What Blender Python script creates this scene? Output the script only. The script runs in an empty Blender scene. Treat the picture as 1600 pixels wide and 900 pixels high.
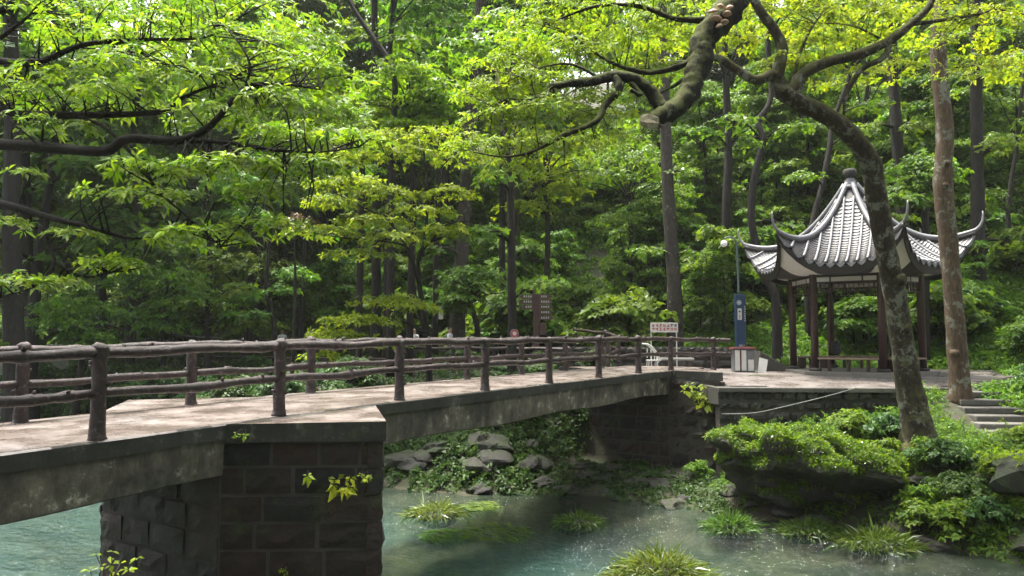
import bpy, bmesh, math, random
import numpy as np
from mathutils import Vector, Matrix
R = math.radians
rng = np.random.default_rng(7)
random.seed(7)
scene = bpy.context.scene
COL = scene.collection

# ------------------------------------------------------------------ camera, sky, sun, exposure
F = 1186.0                      # focal length in pixels of the 1600 wide photograph
EYE = 1.15
PITCH = math.atan(80.0 / F)
cam = bpy.data.cameras.new('camera')
cam.sensor_width = 36.0
cam.lens = F / 1600 * 36.0
cam.clip_start = 0.05
cam.clip_end = 2000
cam_o = bpy.data.objects.new('camera', cam)
COL.objects.link(cam_o)
cam_o.location = (0, 0, EYE)
cam_o.rotation_euler = (math.pi / 2 + PITCH, 0, 0)
scene.camera = cam_o

SUN_EL, SUN_AZ = R(74), R(-40)          # azimuth measured from +Y towards +X
w = bpy.data.worlds.new('World')
scene.world = w
w.use_nodes = True
wn = w.node_tree
sky = wn.nodes.new('ShaderNodeTexSky')
sky.sky_type = 'NISHITA'
sky.sun_disc = False
sky.sun_elevation = SUN_EL
sky.sun_rotation = SUN_AZ
sky.air_density = 1.0
sky.dust_density = 6.0
sky.ozone_density = 0.5
hs = wn.nodes.new('ShaderNodeHueSaturation')
hs.inputs['Saturation'].default_value = 0.35
bg = wn.nodes['Background']
bg.inputs['Strength'].default_value = 0.15
wn.links.new(sky.outputs[0], hs.inputs['Color'])
wn.links.new(hs.outputs[0], bg.inputs['Color'])
sl = bpy.data.lights.new('sun', 'SUN')
sl.energy = 3.2
sl.angle = R(13)
sl.color = (1.0, 0.95, 0.84)
sun_o = bpy.data.objects.new('sun', sl)
COL.objects.link(sun_o)
sdir = Vector((math.sin(SUN_AZ) * math.cos(SUN_EL), math.cos(SUN_AZ) * math.cos(SUN_EL), math.sin(SUN_EL)))
sun_o.rotation_euler = sdir.to_track_quat('Z', 'Y').to_euler()
sun_o.location = (0, 0, 40)
vs = scene.view_settings
vs.view_transform = 'Standard'
vs.look = 'None'
vs.exposure = 1.75
vs.gamma = 1.0
vs.use_curve_mapping = False
scene.cycles.max_bounces = 6
scene.cycles.diffuse_bounces = 3
scene.cycles.glossy_bounces = 3
scene.cycles.transmission_bounces = 3
scene.cycles.transparent_max_bounces = 6
scene.cycles.caustics_reflective = False
scene.cycles.caustics_refractive = False

# ------------------------------------------------------------------ projection helpers
_cp, _sp = math.cos(PITCH), math.sin(PITCH)
def ray(x, y):
    a = (x - 800) / F
    b = -(y - 450) / F
    return np.array([a, _cp - b * _sp, _sp + b * _cp])
def W(x, y, Y):
    d = ray(x, y)
    return np.array([0, 0, EYE]) + d * (Y / d[1])
def PX(p):
    q = np.asarray(p, float) - np.array([0, 0, EYE])
    dep = q[1] * _cp + q[2] * _sp
    up = -q[1] * _sp + q[2] * _cp
    return 800 + F * q[0] / dep, 450 - F * up / dep

# bridge frame: s along the bridge, v across it (towards the back)
BX, BY = -4.76, 8.8
DS = np.array([.534, .845]) / math.hypot(.534, .845)
DN = np.array([-DS[1], DS[0]])
def SV(x, y):
    dx, dy = x - BX, y - BY
    return dx * DS[0] + dy * DS[1], dx * DN[0] + dy * DN[1]
def P(s, v, z=0.0):
    return np.array([BX + s * DS[0] + v * DN[0], BY + s * DS[1] + v * DN[1], z])

# ------------------------------------------------------------------ object helpers
def tag(o, label=None, cat=None, group=None, kind=None):
    if label: o['label'] = label
    if cat: o['category'] = cat
    if group: o['group'] = group
    if kind: o['kind'] = kind
    return o
def link(name, me, parent=None, loc=(0, 0, 0), rot=(0, 0, 0), scale=(1, 1, 1)):
    o = bpy.data.objects.new(name, me)
    COL.objects.link(o)
    o.location = loc; o.rotation_euler = rot; o.scale = scale
    if parent is not None: o.parent = parent
    return o
def empty(name, loc, label=None, cat=None, group=None, rz=0):
    o = bpy.data.objects.new(name, None)
    COL.objects.link(o)
    o.location = loc; o.rotation_euler = (0, 0, rz); o.empty_display_size = .3
    return tag(o, label, cat, group)
def copy_tree(o, parent=None):
    c = o.copy(); COL.objects.link(c); c.parent = parent
    for ch in o.children: copy_tree(ch, c)
    return c
def mesh_quads(name, V, Q, mat, smooth=False, tint=None):
    V = np.asarray(V, np.float32); Q = np.asarray(Q, np.int32)
    me = bpy.data.meshes.new(name)
    me.vertices.add(len(V)); me.vertices.foreach_set('co', V.ravel())
    me.loops.add(Q.size); me.loops.foreach_set('vertex_index', Q.ravel())
    n = Q.shape[1]
    me.polygons.add(len(Q))
    me.polygons.foreach_set('loop_start', np.arange(0, Q.size, n, dtype=np.int32))
    me.polygons.foreach_set('loop_total', np.full(len(Q), n, np.int32))
    if smooth: me.polygons.foreach_set('use_smooth', np.ones(len(Q), bool))
    if tint is not None:
        a = me.attributes.new('tint', 'FLOAT', 'FACE')
        a.data.foreach_set('value', np.asarray(tint, np.float32))
    me.update(calc_edges=True)
    if mat: me.materials.append(mat)
    return me
def catmull(pts, n=5):
    p = np.asarray(pts, float)
    if len(p) < 3:
        return np.array([p[0] + (p[-1] - p[0]) * t for t in np.linspace(0, 1, n + 1)])
    q = np.vstack([2 * p[0] - p[1], p, 2 * p[-1] - p[-2]])
    out = []
    for i in range(1, len(q) - 2):
        for k in range(n):
            t = k / n
            a, b, c, d = q[i - 1], q[i], q[i + 1], q[i + 2]
            out.append(.5 * ((2 * b) + (c - a) * t + (2 * a - 5 * b + 4 * c - d) * t * t + (3 * b - a - 3 * c + d) * t ** 3))
    out.append(p[-1])
    return np.array(out)

class Geo:
    def __init__(s): s.v = []; s.f = []; s.m = []; s.mi = 0
    def add(s, V, Fs):
        b = len(s.v)
        s.v += [tuple(map(float, x)) for x in V]
        s.f += [tuple(int(i) + b for i in f) for f in Fs]
        s.m += [s.mi] * len(Fs)
        return s
    def box(s, c, d, rz=0, taper=1.0):
        x, y, z = d[0] / 2, d[1] / 2, d[2] / 2
        V = []
        for zz, k in ((-z, 1), (z, taper)):
            for a, b in ((-x, -y), (x, -y), (x, y), (-x, y)):
                a, b = a * k, b * k
                V.append((c[0] + a * math.cos(rz) - b * math.sin(rz), c[1] + a * math.sin(rz) + b * math.cos(rz), c[2] + zz))
        return s.add(V, [(3, 2, 1, 0), (4, 5, 6, 7), (0, 1, 5, 4), (1, 2, 6, 5), (2, 3, 7, 6), (3, 0, 4, 7)])
    def prism(s, poly, z0, z1):
        n = len(poly)
        z0 = [z0] * n if np.isscalar(z0) else z0
        z1 = [z1] * n if np.isscalar(z1) else z1
        V = [(p[0], p[1], z0[i]) for i, p in enumerate(poly)] + [(p[0], p[1], z1[i]) for i, p in enumerate(poly)]
        return s.add(V, [tuple(range(n - 1, -1, -1)), tuple(range(n, 2 * n))] + [(i, (i + 1) % n, n + (i + 1) % n, n + i) for i in range(n)])
    def tube(s, pts, rad, sides=8, rough=0.0, cap=True, smooth=0, rs=None):
        pts = np.asarray(pts, float)
        rad = np.full(len(pts), rad, float) if np.isscalar(rad) else np.asarray(rad, float)
        if smooth:
            t0 = np.linspace(0, 1, len(pts))
            pts = catmull(pts, smooth)
            rad = np.interp(np.linspace(0, 1, len(pts)), t0, rad)
        T = np.gradient(pts, axis=0)
        T /= np.linalg.norm(T, axis=1)[:, None] + 1e-9
        ref = np.array([0, 0, 1.]) if abs(T[0][2]) < .9 else np.array([1., 0, 0])
        N = np.cross(T[0], ref); N /= np.linalg.norm(N)
        rs = rs or random
        ph = [rs.uniform(0, 6.28) for _ in range(6)]
        an = np.linspace(0, 2 * np.pi, sides, endpoint=False)
        V = []
        for i in range(len(pts)):
            N = N - T[i] * N.dot(T[i]); N /= np.linalg.norm(N) + 1e-9
            B = np.cross(T[i], N)
            rr = rad[i] * (1 + rough * (np.sin(an * 2 + ph[0] + i * .9) * .5 + np.sin(an * 3 + ph[1] - i * 1.7) * .4 + math.sin(i * 2.3 + ph[2]) * .5))
            V += list(pts[i] + np.outer(np.cos(an) * rr, N) + np.outer(np.sin(an) * rr, B))
        Fs = []
        for i in range(len(pts) - 1):
            for j in range(sides):
                k = (j + 1) % sides
                Fs.append((i * sides + j, i * sides + k, (i + 1) * sides + k, (i + 1) * sides + j))
        if cap:
            Fs.append(tuple(range(sides - 1, -1, -1)))
            Fs.append(tuple(range((len(pts) - 1) * sides, len(pts) * sides)))
        return s.add(V, Fs)
    def lathe(s, prof, c=(0, 0, 0), n=16):
        an = np.linspace(0, 2 * np.pi, n, endpoint=False)
        V = [(c[0] + r * math.cos(a), c[1] + r * math.sin(a), c[2] + z) for r, z in prof for a in an]
        Fs = [(i * n + j, i * n + (j + 1) % n, (i + 1) * n + (j + 1) % n, (i + 1) * n + j) for i in range(len(prof) - 1) for j in range(n)]
        Fs.append(tuple(range(n - 1, -1, -1)))
        Fs.append(tuple(range((len(prof) - 1) * n, len(prof) * n)))
        return s.add(V, Fs)
    def grid(s, V, nu, nv):
        return s.add(V, [(i * nv + j, (i + 1) * nv + j, (i + 1) * nv + j + 1, i * nv + j + 1) for i in range(nu - 1) for j in range(nv - 1)])
    def mesh(s, name, mats, off=None, smooth=False, bevel=0.0):
        me = bpy.data.meshes.new(name)
        V = s.v if off is None else [(a - off[0], b - off[1], c - off[2]) for a, b, c in s.v]
        me.from_pydata(V, [], s.f)
        for m in (mats if isinstance(mats, (list, tuple)) else [mats]): me.materials.append(m)
        if any(s.m): me.polygons.foreach_set('material_index', s.m)
        if bevel:
            bm = bmesh.new(); bm.from_mesh(me)
            bmesh.ops.bevel(bm, geom=bm.edges[:], offset=bevel, segments=2, affect='EDGES', profile=.6)
            bm.to_mesh(me); bm.free()
        if smooth: me.polygons.foreach_set('use_smooth', [True] * len(me.polygons))
        me.update()
        return me

# ------------------------------------------------------------------ leaves
def unit(a):
    return a / (np.linalg.norm(a, axis=-1, keepdims=True) + 1e-9)
class Leaves:
    def __init__(s): s.p = []; s.d = []; s.n = []; s.l = []; s.w = []; s.t = []; s.ros = []
    def rosettes(s, C, Nn, k=7, size=.12, wid=.3, tint=(.2, .9), tilt=.25, droop=.15, jit=.3):
        C = np.asarray(C, float); M = len(C)
        if M == 0: return
        s.ros.append(C)
        Nn = unit(np.asarray(Nn, float))
        a = np.where(np.abs(Nn[:, 2:3]) < .9, np.array([[0, 0, 1.]]), np.array([[1., 0, 0]]))
        t1 = unit(np.cross(Nn, a)); t2 = np.cross(Nn, t1)
        az = (np.arange(k)[None, :] * 2 * np.pi / k + rng.uniform(0, 6.28, (M, 1)) + rng.normal(0, .35, (M, k)))[..., None]
        d = np.cos(az) * t1[:, None] + np.sin(az) * t2[:, None] + Nn[:, None] * (rng.uniform(-.5, 1, (M, k, 1)) * tilt * 2)
        d[..., 2] -= droop * rng.uniform(.2, 1.6, (M, k))
        d = unit(d)
        n = Nn[:, None] + rng.normal(0, jit, (M, k, 3))
        base = rng.uniform(tint[0], tint[1], (M, 1))
        s.p.append(np.repeat(C[:, None], k, 1).reshape(-1, 3) + d.reshape(-1, 3) * size * .12)
        s.d.append(d.reshape(-1, 3)); s.n.append(n.reshape(-1, 3))
        l = size * rng.uniform(.7, 1.15, (M, 1)) * rng.uniform(.45, 1.3, (M, k)); s.l.append(l.ravel()); s.w.append((l * wid * rng.uniform(.75, 1.2, (M, k))).ravel())
        s.t.append(np.clip(base + rng.normal(0, .2, (M, k)), 0, 1).ravel())
    def pad(s, c, rx, ry, rz, n, size=.12, k=7, tint=(.2, .9), wid=.3, dome=1.0, droop=.15, jit=.3, noise=.5):
        n = int(n)
        r = np.sqrt(rng.uniform(0, 1, n)); th = rng.uniform(0, 2 * np.pi, n)
        edge = 1 + .25 * np.sin(th * 3 + rng.uniform(0, 6)) + .15 * np.sin(th * 7 + rng.uniform(0, 6))
        x, y = r * np.cos(th) * edge, r * np.sin(th) * edge
        z = (1 - r * r) * dome - .5 * dome + rng.normal(0, 1, n) * noise * .5
        keep = (np.sin(x * 5 + rng.uniform(0, 6)) * np.sin(y * 5 + rng.uniform(0, 6)) + rng.normal(0, .5, n)) > -.65
        C = np.stack([c[0] + x * rx, c[1] + y * ry, c[2] + z * rz], 1)[keep]
        Nn = np.stack([x * .6, y * .6, np.ones(n)], 1)[keep] + rng.normal(0, .3, (keep.sum(), 3))
        s.rosettes(C, Nn, k, size, wid, tint, droop=droop, jit=jit)
    def mesh(s, name, mat, off=(0, 0, 0), fold=.25):
        p = np.concatenate(s.p) - np.asarray(off); d = np.concatenate(s.d); n = np.concatenate(s.n)
        l = np.concatenate(s.l)[:, None]; w_ = np.concatenate(s.w)[:, None]
        n = unit(n - d * (n * d).sum(1, keepdims=True)); sd = np.cross(d, n)
        fold = rng.uniform(-.1, .7, (len(p), 1)); tip = p + d * l; tip[:, 2] -= l[:, 0] * rng.uniform(-.05, .35, len(p))
        mid = p + d * l * .45
        V = np.stack([p, mid + sd * w_ + n * w_ * fold, tip, mid - sd * w_ + n * w_ * fold], 1).reshape(-1, 3)
        Q = np.arange(len(V)).reshape(-1, 4)
        return mesh_quads(name, V, Q, mat, False, np.concatenate(s.t))

# ------------------------------------------------------------------ materials
def mat(name):
    m = bpy.data.materials.new(name); m.use_nodes = True
    nt = m.node_tree
    b = nt.nodes['Principled BSDF']
    return m, nt, b
def nd(nt, t, **kw):
    n = nt.nodes.new(t)
    for k, v_ in kw.items():
        if k in n.inputs: n.inputs[k].default_value = v_
        else: setattr(n, k, v_)
    return n
def noise(nt, scale, detail=4, rough=.6, vec=None, dist=0):
    n = nd(nt, 'ShaderNodeTexNoise', Scale=scale, Detail=detail, Roughness=rough, Distortion=dist)
    if vec: nt.links.new(vec, n.inputs['Vector'])
    return n.outputs['Fac']
def ramp(nt, fac, stops):
    r = nt.nodes.new('ShaderNodeValToRGB')
    e = r.color_ramp.elements
    while len(e) < len(stops): e.new(.5)
    for i, (p, c) in enumerate(stops):
        e[i].position = p; e[i].color = (*c, 1) if len(c) == 3 else c
    nt.links.new(fac, r.inputs['Fac'])
    return r.outputs['Color']
def mixc(nt, fac, a, b, mode='MIX'):
    m = nt.nodes.new('ShaderNodeMix'); m.data_type = 'RGBA'; m.blend_type = mode
    for sock, val in ((m.inputs[0], fac), (m.inputs[6], a), (m.inputs[7], b)):
        if hasattr(val, 'links'): nt.links.new(val, sock)
        elif np.isscalar(val): sock.default_value = val
        else: sock.default_value = (*val, 1)
    return m.outputs[2]
def bump(nt, b, h, strength=.5, dist=.02):
    n = nd(nt, 'ShaderNodeBump', Strength=strength, Distance=dist)
    nt.links.new(h, n.inputs['Height']); nt.links.new(n.outputs[0], b.inputs['Normal'])
def coords(nt, kind='Object', scale=None):
    c = nt.nodes.new('ShaderNodeTexCoord').outputs[kind]
    if kind == 'World':
        pass
    if scale:
        m = nd(nt, 'ShaderNodeMapping'); m.inputs['Scale'].default_value = scale
        nt.links.new(c, m.inputs['Vector']); return m.outputs[0]
    return c
def wpos(nt, scale=None):
    c = nt.nodes.new('ShaderNodeNewGeometry').outputs['Position']
    if scale:
        m = nd(nt, 'ShaderNodeMapping'); m.inputs['Scale'].default_value = scale
        nt.links.new(c, m.inputs['Vector']); return m.outputs[0]
    return c
def objrand(nt):
    return nt.nodes.new('ShaderNodeObjectInfo').outputs['Random']
def leaf_mat(name, dark, mid, light, trans=.45, gloss=.04, rough=.35, tboost=1.5):
    m, nt, b = mat(name)
    nt.nodes.remove(b)
    out = nt.nodes['Material Output']
    a = nd(nt, 'ShaderNodeAttribute', attribute_name='tint').outputs['Fac']
    c = ramp(nt, a, [(0, dark), (.5, mid), (1, light)])
    h = nd(nt, 'ShaderNodeHueSaturation')
    mr = nd(nt, 'ShaderNodeMapRange'); mr.inputs['To Min'].default_value = .475; mr.inputs['To Max'].default_value = .515
    nt.links.new(objrand(nt), mr.inputs['Value']); nt.links.new(mr.outputs[0], h.inputs['Hue'])
    nt.links.new(c, h.inputs['Color']); c = h.outputs[0]
    tc = mixc(nt, 1.0, c, (tboost * 1.05, tboost * 1.1, tboost * .5), 'MULTIPLY')
    df = nt.nodes.new('ShaderNodeBsdfDiffuse'); tr = nt.nodes.new('ShaderNodeBsdfTranslucent')
    nt.links.new(c, df.inputs[0]); nt.links.new(tc, tr.inputs[0])
    mx = nt.nodes.new('ShaderNodeMixShader'); mx.inputs[0].default_value = trans
    nt.links.new(df.outputs[0], mx.inputs[1]); nt.links.new(tr.outputs[0], mx.inputs[2])
    gl = nt.nodes.new('ShaderNodeBsdfGlossy'); gl.inputs['Roughness'].default_value = rough
    gl.inputs[0].default_value = (.9, .95, .9, 1)
    m2 = nt.nodes.new('ShaderNodeMixShader')
    lw = nd(nt, 'ShaderNodeFresnel', IOR=1.35)
    ad = nd(nt, 'ShaderNodeMath', operation='MULTIPLY'); ad.inputs[1].default_value = gloss / .04
    nt.links.new(lw.outputs[0], ad.inputs[0]); nt.links.new(ad.outputs[0], m2.inputs[0])
    nt.links.new(mx.outputs[0], m2.inputs[1]); nt.links.new(gl.outputs[0], m2.inputs[2])
    nt.links.new(m2.outputs[0], out.inputs[0])
    return m
M = {}
M['leaf_young'] = leaf_mat('young_leaf', (.05, .112, .008), (.115, .187, .009), (.2, .255, .013), .55, .008, .5, 2.0)
M['leaf_mid'] = leaf_mat('mid_green_leaf', (.04, .1, .01), (.08, .16, .011), (.135, .21, .013), .5, .012, .5, 1.9)
M['leaf_dark'] = leaf_mat('dark_glossy_leaf', (.02, .06, .012), (.036, .095, .013), (.07, .14, .015), .4, .018, .45)
M['leaf_rust'] = leaf_mat('rust_leaf', (.08, .03, .015), (.12, .05, .02), (.15, .08, .03), .3, .03)
M['grass'] = leaf_mat('grass_blade', (.035, .085, .012), (.075, .14, .018), (.17, .21, .05), .4, .012, .5)
M['weed'] = leaf_mat('water_weed', (.05, .11, .01), (.08, .17, .012), (.13, .22, .015), .3, .012, .5)

def bark_mat(name, c1, c2, c3, moss=0.0, lichen=0.0, mosscol=(.07, .11, .02), sc=1.0):
    m, nt, b = mat(name)
    v_ = wpos(nt, (9 * sc, 9 * sc, 2.2 * sc))
    n1 = noise(nt, 1.6, 6, .7, v_, .6)
    c = ramp(nt, n1, [(.3, c1), (.5, c2), (.72, c3)])
    if lichen:
        l = noise(nt, 3.2, 5, .75, wpos(nt))
        lf = ramp(nt, l, [(.62 - .14 * lichen, (0, 0, 0)), (.66 - .1 * lichen, (1, 1, 1))])
        c = mixc(nt, lf, c, (.2, .205, .16))
    if moss:
        g = nt.nodes.new('ShaderNodeNewGeometry')
        sp = nt.nodes.new('ShaderNodeSeparateXYZ'); nt.links.new(g.outputs['Normal'], sp.inputs[0])
        nz = nd(nt, 'ShaderNodeMath', operation='MULTIPLY_ADD'); nz.inputs[1].default_value = .35; nz.inputs[2].default_value = moss * .5
        nt.links.new(sp.outputs['Z'], nz.inputs[0])
        ad = nd(nt, 'ShaderNodeMath', operation='ADD'); nt.links.new(nz.outputs[0], ad.inputs[0])
        nt.links.new(noise(nt, 4, 5, .7, wpos(nt)), ad.inputs[1])
        mf = ramp(nt, ad.outputs[0], [(.62, (0, 0, 0)), (.85, (1, 1, 1))])
        c = mixc(nt, mf, c, mosscol)
    nt.links.new(c, b.inputs['Base Color'])
    b.inputs['Roughness'].default_value = .8
    b.inputs['Specular IOR Level'].default_value = .25
    n3 = noise(nt, 5, 7, .8, v_, .4)
    hh = nd(nt, 'ShaderNodeMath', operation='ADD'); nt.links.new(n1, hh.inputs[0]); nt.links.new(n3, hh.inputs[1])
    bump(nt, b, hh.outputs[0], 1.0, .05)
    return m
M['bark_dark'] = bark_mat('dark_wet_bark', (.008, .007, .006), (.02, .017, .015), (.042, .036, .031))
M['bark_grey'] = bark_mat('grey_brown_bark', (.02, .017, .014), (.048, .04, .033), (.085, .072, .06), lichen=.1)
M['bark_lichen'] = bark_mat('lichen_spotted_bark', (.012, .01, .008), (.04, .03, .02), (.085, .065, .042), moss=.35, lichen=.7, mosscol=(.09, .09, .03))
M['bark_orange'] = bark_mat('rusty_pale_bark', (.035, .026, .018), (.095, .066, .042), (.19, .125, .062), lichen=.6)
M['bark_moss'] = bark_mat('mossy_bark', (.008, .007, .006), (.022, .019, .014), (.05, .043, .032), moss=.3, lichen=.1, mosscol=(.15, .165, .055), sc=1.6)
M['twig'] = bark_mat('pale_twig', (.03, .025, .02), (.08, .07, .06), (.2, .19, .17))

def stone_mat(name, stops, rough=.75, moss=.3, mosscol=(.035, .05, .012), wet=0.0, b_=.9, sc=1.0):
    m, nt, b = mat(name)
    ob = objrand(nt)
    mp = nd(nt, 'ShaderNodeVectorMath', operation='ADD')
    nt.links.new(wpos(nt), mp.inputs[0])
    n1 = noise(nt, 3.5 * sc, 6, .7, wpos(nt))
    ad = nd(nt, 'ShaderNodeMath', operation='MULTIPLY_ADD'); ad.inputs[1].default_value = .55; 
    nt.links.new(ob, ad.inputs[0])
    sub = nd(nt, 'ShaderNodeMath', operation='MULTIPLY'); sub.inputs[1].default_value = .55
    nt.links.new(n1, sub.inputs[0]); nt.links.new(sub.outputs[0], ad.inputs[2])
    c = ramp(nt, ad.outputs[0], stops)
    mo = noise(nt, 1.7, 5, .7, wpos(nt))
    mf = ramp(nt, mo, [(.66 - .25 * moss, (0, 0, 0)), (.76 - .2 * moss, (1, 1, 1))])
    c = mixc(nt, mf, c, mosscol)
    nt.links.new(c, b.inputs['Base Color'])
    b.inputs['Roughness'].default_value = rough
    if wet:
        nt.links.new(ramp(nt, noise(nt, 2.5, 4, .6, wpos(nt)), [(.4, (rough,) * 3), (.65, (rough - wet,) * 3)]), b.inputs['Roughness'])
    bump(nt, b, noise(nt, 18 * sc, 8, .8, wpos(nt)), b_, .055)
    return m
M['pier_stone'] = stone_mat('dark_reddish_stone', [(.2, (.004, .0035, .003)), (.42, (.011, .0075, .0055)), (.6, (.034, .015, .0095)), (.8, (.015, .013, .01))], .6, .4, wet=.25, b_=1.0, sc=.7)
M['mortar'] = stone_mat('grey_mortar', [(.2, (.05, .046, .038)), (.8, (.11, .1, .086))], .85, .25)
M['wall_stone'] = stone_mat('grey_rubble_stone', [(.2, (.015, .014, .012)), (.5, (.035, .032, .027)), (.8, (.07, .064, .055))], .75, .4)
M['rock'] = stone_mat('wet_grey_rock', [(.2, (.01, .0095, .008)), (.5, (.028, .025, .02)), (.8, (.065, .058, .048))], .6, .8, wet=.2, mosscol=(.028, .045, .01))
M['step'] = stone_mat('pale_step_stone', [(.2, (.06, .056, .05)), (.8, (.16, .15, .13))], .5, .3)
M['pale_stone'] = stone_mat('pale_stone', [(.2, (.28, .27, .24)), (.8, (.45, .43, .4))], .6, .0)

def concrete_mat(name, base, dark, edge_moss=.3, pale=None):
    m, nt, b = mat(name)
    n1 = noise(nt, 1.3, 6, .7, wpos(nt, (1, 1, 1)))
    n2 = noise(nt, 5, 6, .75, wpos(nt, (1, 1, .22)))
    c = ramp(nt, n1, [(.35, dark), (.62, base)])
    st = ramp(nt, n2, [(.4, (0, 0, 0)), (.68, (1, 1, 1))])
    c = mixc(nt, st, c, mixc(nt, .75, c, dark))
    if pale is not None:
        pf = ramp(nt, noise(nt, 2.6, 6, .8, wpos(nt)), [(.57, (0, 0, 0)), (.66, (1, 1, 1))])
        c = mixc(nt, pf, c, pale)
    mf = ramp(nt, noise(nt, 2.2, 6, .75, wpos(nt)), [(.62 - .2 * edge_moss, (0, 0, 0)), (.78 - .2 * edge_moss, (1, 1, 1))])
    c = mixc(nt, mf, c, (.045, .055, .018))
    nt.links.new(c, b.inputs['Base Color'])
    b.inputs['Roughness'].default_value = .75
    bump(nt, b, noise(nt, 30, 7, .75, wpos(nt)), .6, .02)
    return m
M['beam'] = concrete_mat('stained_concrete', (.2, .172, .13), (.016, .014, .011), .35, (.42, .385, .32))
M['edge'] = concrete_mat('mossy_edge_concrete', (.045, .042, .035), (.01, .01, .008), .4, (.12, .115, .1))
def deck_mat():
    m, nt, b = mat('wet_pinkish_paving')
    p = wpos(nt)
    n1 = noise(nt, .8, 5, .65, p)
    c = ramp(nt, n1, [(.3, (.13, .105, .093)), (.5, (.185, .15, .135)), (.7, (.26, .235, .222))])
    g = noise(nt, 9, 6, .8, p)
    c = mixc(nt, ramp(nt, g, [(.38, (1, 1, 1)), (.5, (0, 0, 0))]), c, (.1, .078, .068))
    # stone slab joints across the walkway
    mp = nd(nt, 'ShaderNodeMapping'); mp.inputs['Rotation'].default_value = (0, 0, -math.atan2(DS[1], DS[0]))
    nt.links.new(p, mp.inputs['Vector'])
    br = nd(nt, 'ShaderNodeTexBrick', Scale=1.0)
    br.inputs['Mortar Size'].default_value = .012; br.inputs['Brick Width'].default_value = .62; br.inputs['Row Height'].default_value = .31
    br.inputs['Color1'].default_value = (1, 1, 1, 1); br.inputs['Color2'].default_value = (.8, .8, .8, 1); br.inputs['Mortar'].default_value = (.55, .5, .48, 1)
    nt.links.new(mp.outputs[0], br.inputs['Vector'])
    c = mixc(nt, .8, c, br.outputs['Color'], 'MULTIPLY')
    nt.links.new(c, b.inputs['Base Color'])
    nt.links.new(ramp(nt, noise(nt, 1.5, 4, .6, p), [(.35, (.5,) * 3), (.6, (.16,) * 3)]), b.inputs['Roughness'])
    bump(nt, b, g, .25, .02)
    return m
M['deck'] = deck_mat()
def rail_mat():
    m, nt, b = mat('dark_log_concrete')
    n1 = noise(nt, 7, 6, .7, coords(nt, 'Object', (1, 1, 1)))
    c = ramp(nt, n1, [(.3, (.008, .0035, .0035)), (.5, (.024, .011, .0105)), (.7, (.06, .033, .031))])
    l = ramp(nt, noise(nt, 14, 5, .8, coords(nt)), [(.56, (0, 0, 0)), (.66, (1, 1, 1))])
    c = mixc(nt, l, c, (.15, .12, .125))
    nt.links.new(c, b.inputs['Base Color'])
    b.inputs['Roughness'].default_value = .42
    bump(nt, b, noise(nt, 12, 7, .8, coords(nt, 'Object')), 1.0, .03)
    return m
M['log'] = rail_mat()
def plain(name, col, rough=.5, var=.25, metallic=0, sc=6):
    m, nt, b = mat(name)
    n = noise(nt, sc, 6, .7, coords(nt))
    c = ramp(nt, n, [(.3, tuple(x * (1 - var) for x in col)), (.7, tuple(min(1, x * (1 + var)) for x in col))])
    nt.links.new(c, b.inputs['Base Color'])
    b.inputs['Roughness'].default_value = rough; b.inputs['Metallic'].default_value = metallic
    bump(nt, b, noise(nt, 40, 4, .7, coords(nt)), .15, .01)
    return m
M['column'] = plain('dark_red_paint', (.032, .012, .012), .35, .4)
M['roof_tile'] = plain('grey_roof_tile', (.13, .13, .14), .45, .35)
M['roof_rib'] = plain('pale_tile_rib', (.18, .18, .192), .45, .3)
M['roof_dark'] = plain('dark_roof_board', (.018, .013, .013), .5, .3)
M['plaster'] = plain('white_plaster', (.6, .59, .57), .8, .06)
M['bench_wood'] = plain('worn_bench_plank', (.2, .14, .1), .45, .3)
M['blue'] = plain('navy_paint', (.012, .035, .085), .35, .2)
M['green_pole'] = plain('green_grey_pole', (.06, .09, .09), .4, .2)
M['white'] = plain('white_paint', (.55, .55, .52), .5, .08)
M['maroon'] = plain('maroon_paint', (.09, .018, .02), .4, .3)
M['grey'] = plain('grey_metal', (.12, .125, .13), .45, .3)
M['brown_sign'] = plain('brown_sign_wood', (.055, .025, .022), .5, .3)
M['red_print'] = plain('red_print', (.35, .03, .05), .6, .1)
M['dark_print'] = plain('dark_print', (.03, .015, .012), .6, .1)
M['black'] = plain('black_fabric', (.012, .012, .014), .7, .3)
M['globe'] = plain('white_glass_globe', (.8, .8, .78), .2, .03)
M['cable'] = plain('grey_cable', (.15, .15, .14), .5, .2)
M['skin'] = plain('skin', (.38, .22, .15), .55, .1)
M['shirt'] = plain('white_shirt', (.72, .72, .74), .8, .06)
M['trousers'] = plain('dark_trousers', (.03, .03, .04), .8, .2)
M['hair'] = plain('black_hair', (.012, .01, .009), .5, .2)
M['fungus'] = plain('pinkish_bracket_fungus', (.42, .27, .2), .6, .35, sc=14)
M['cutwood'] = plain('pale_cut_wood', (.24, .21, .13), .85, .6, sc=11)
def paving_mat():
    m, nt, b = mat('grey_pink_paving_slab')
    ob = objrand(nt)
    c = ramp(nt, ob, [(0, (.15, .128, .118)), (.5, (.19, .168, .158)), (1, (.225, .205, .195))])
    c = mixc(nt, .6, c, ramp(nt, noise(nt, 6, 6, .75, wpos(nt)), [(.3, (.55, .5, .48)), (.7, (1, 1, 1))]), 'MULTIPLY')
    nt.links.new(c, b.inputs['Base Color'])
    nt.links.new(ramp(nt, noise(nt, 1.2, 4, .6, wpos(nt)), [(.35, (.5,) * 3), (.6, (.2,) * 3)]), b.inputs['Roughness'])
    return m
M['paving'] = paving_mat()
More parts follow.
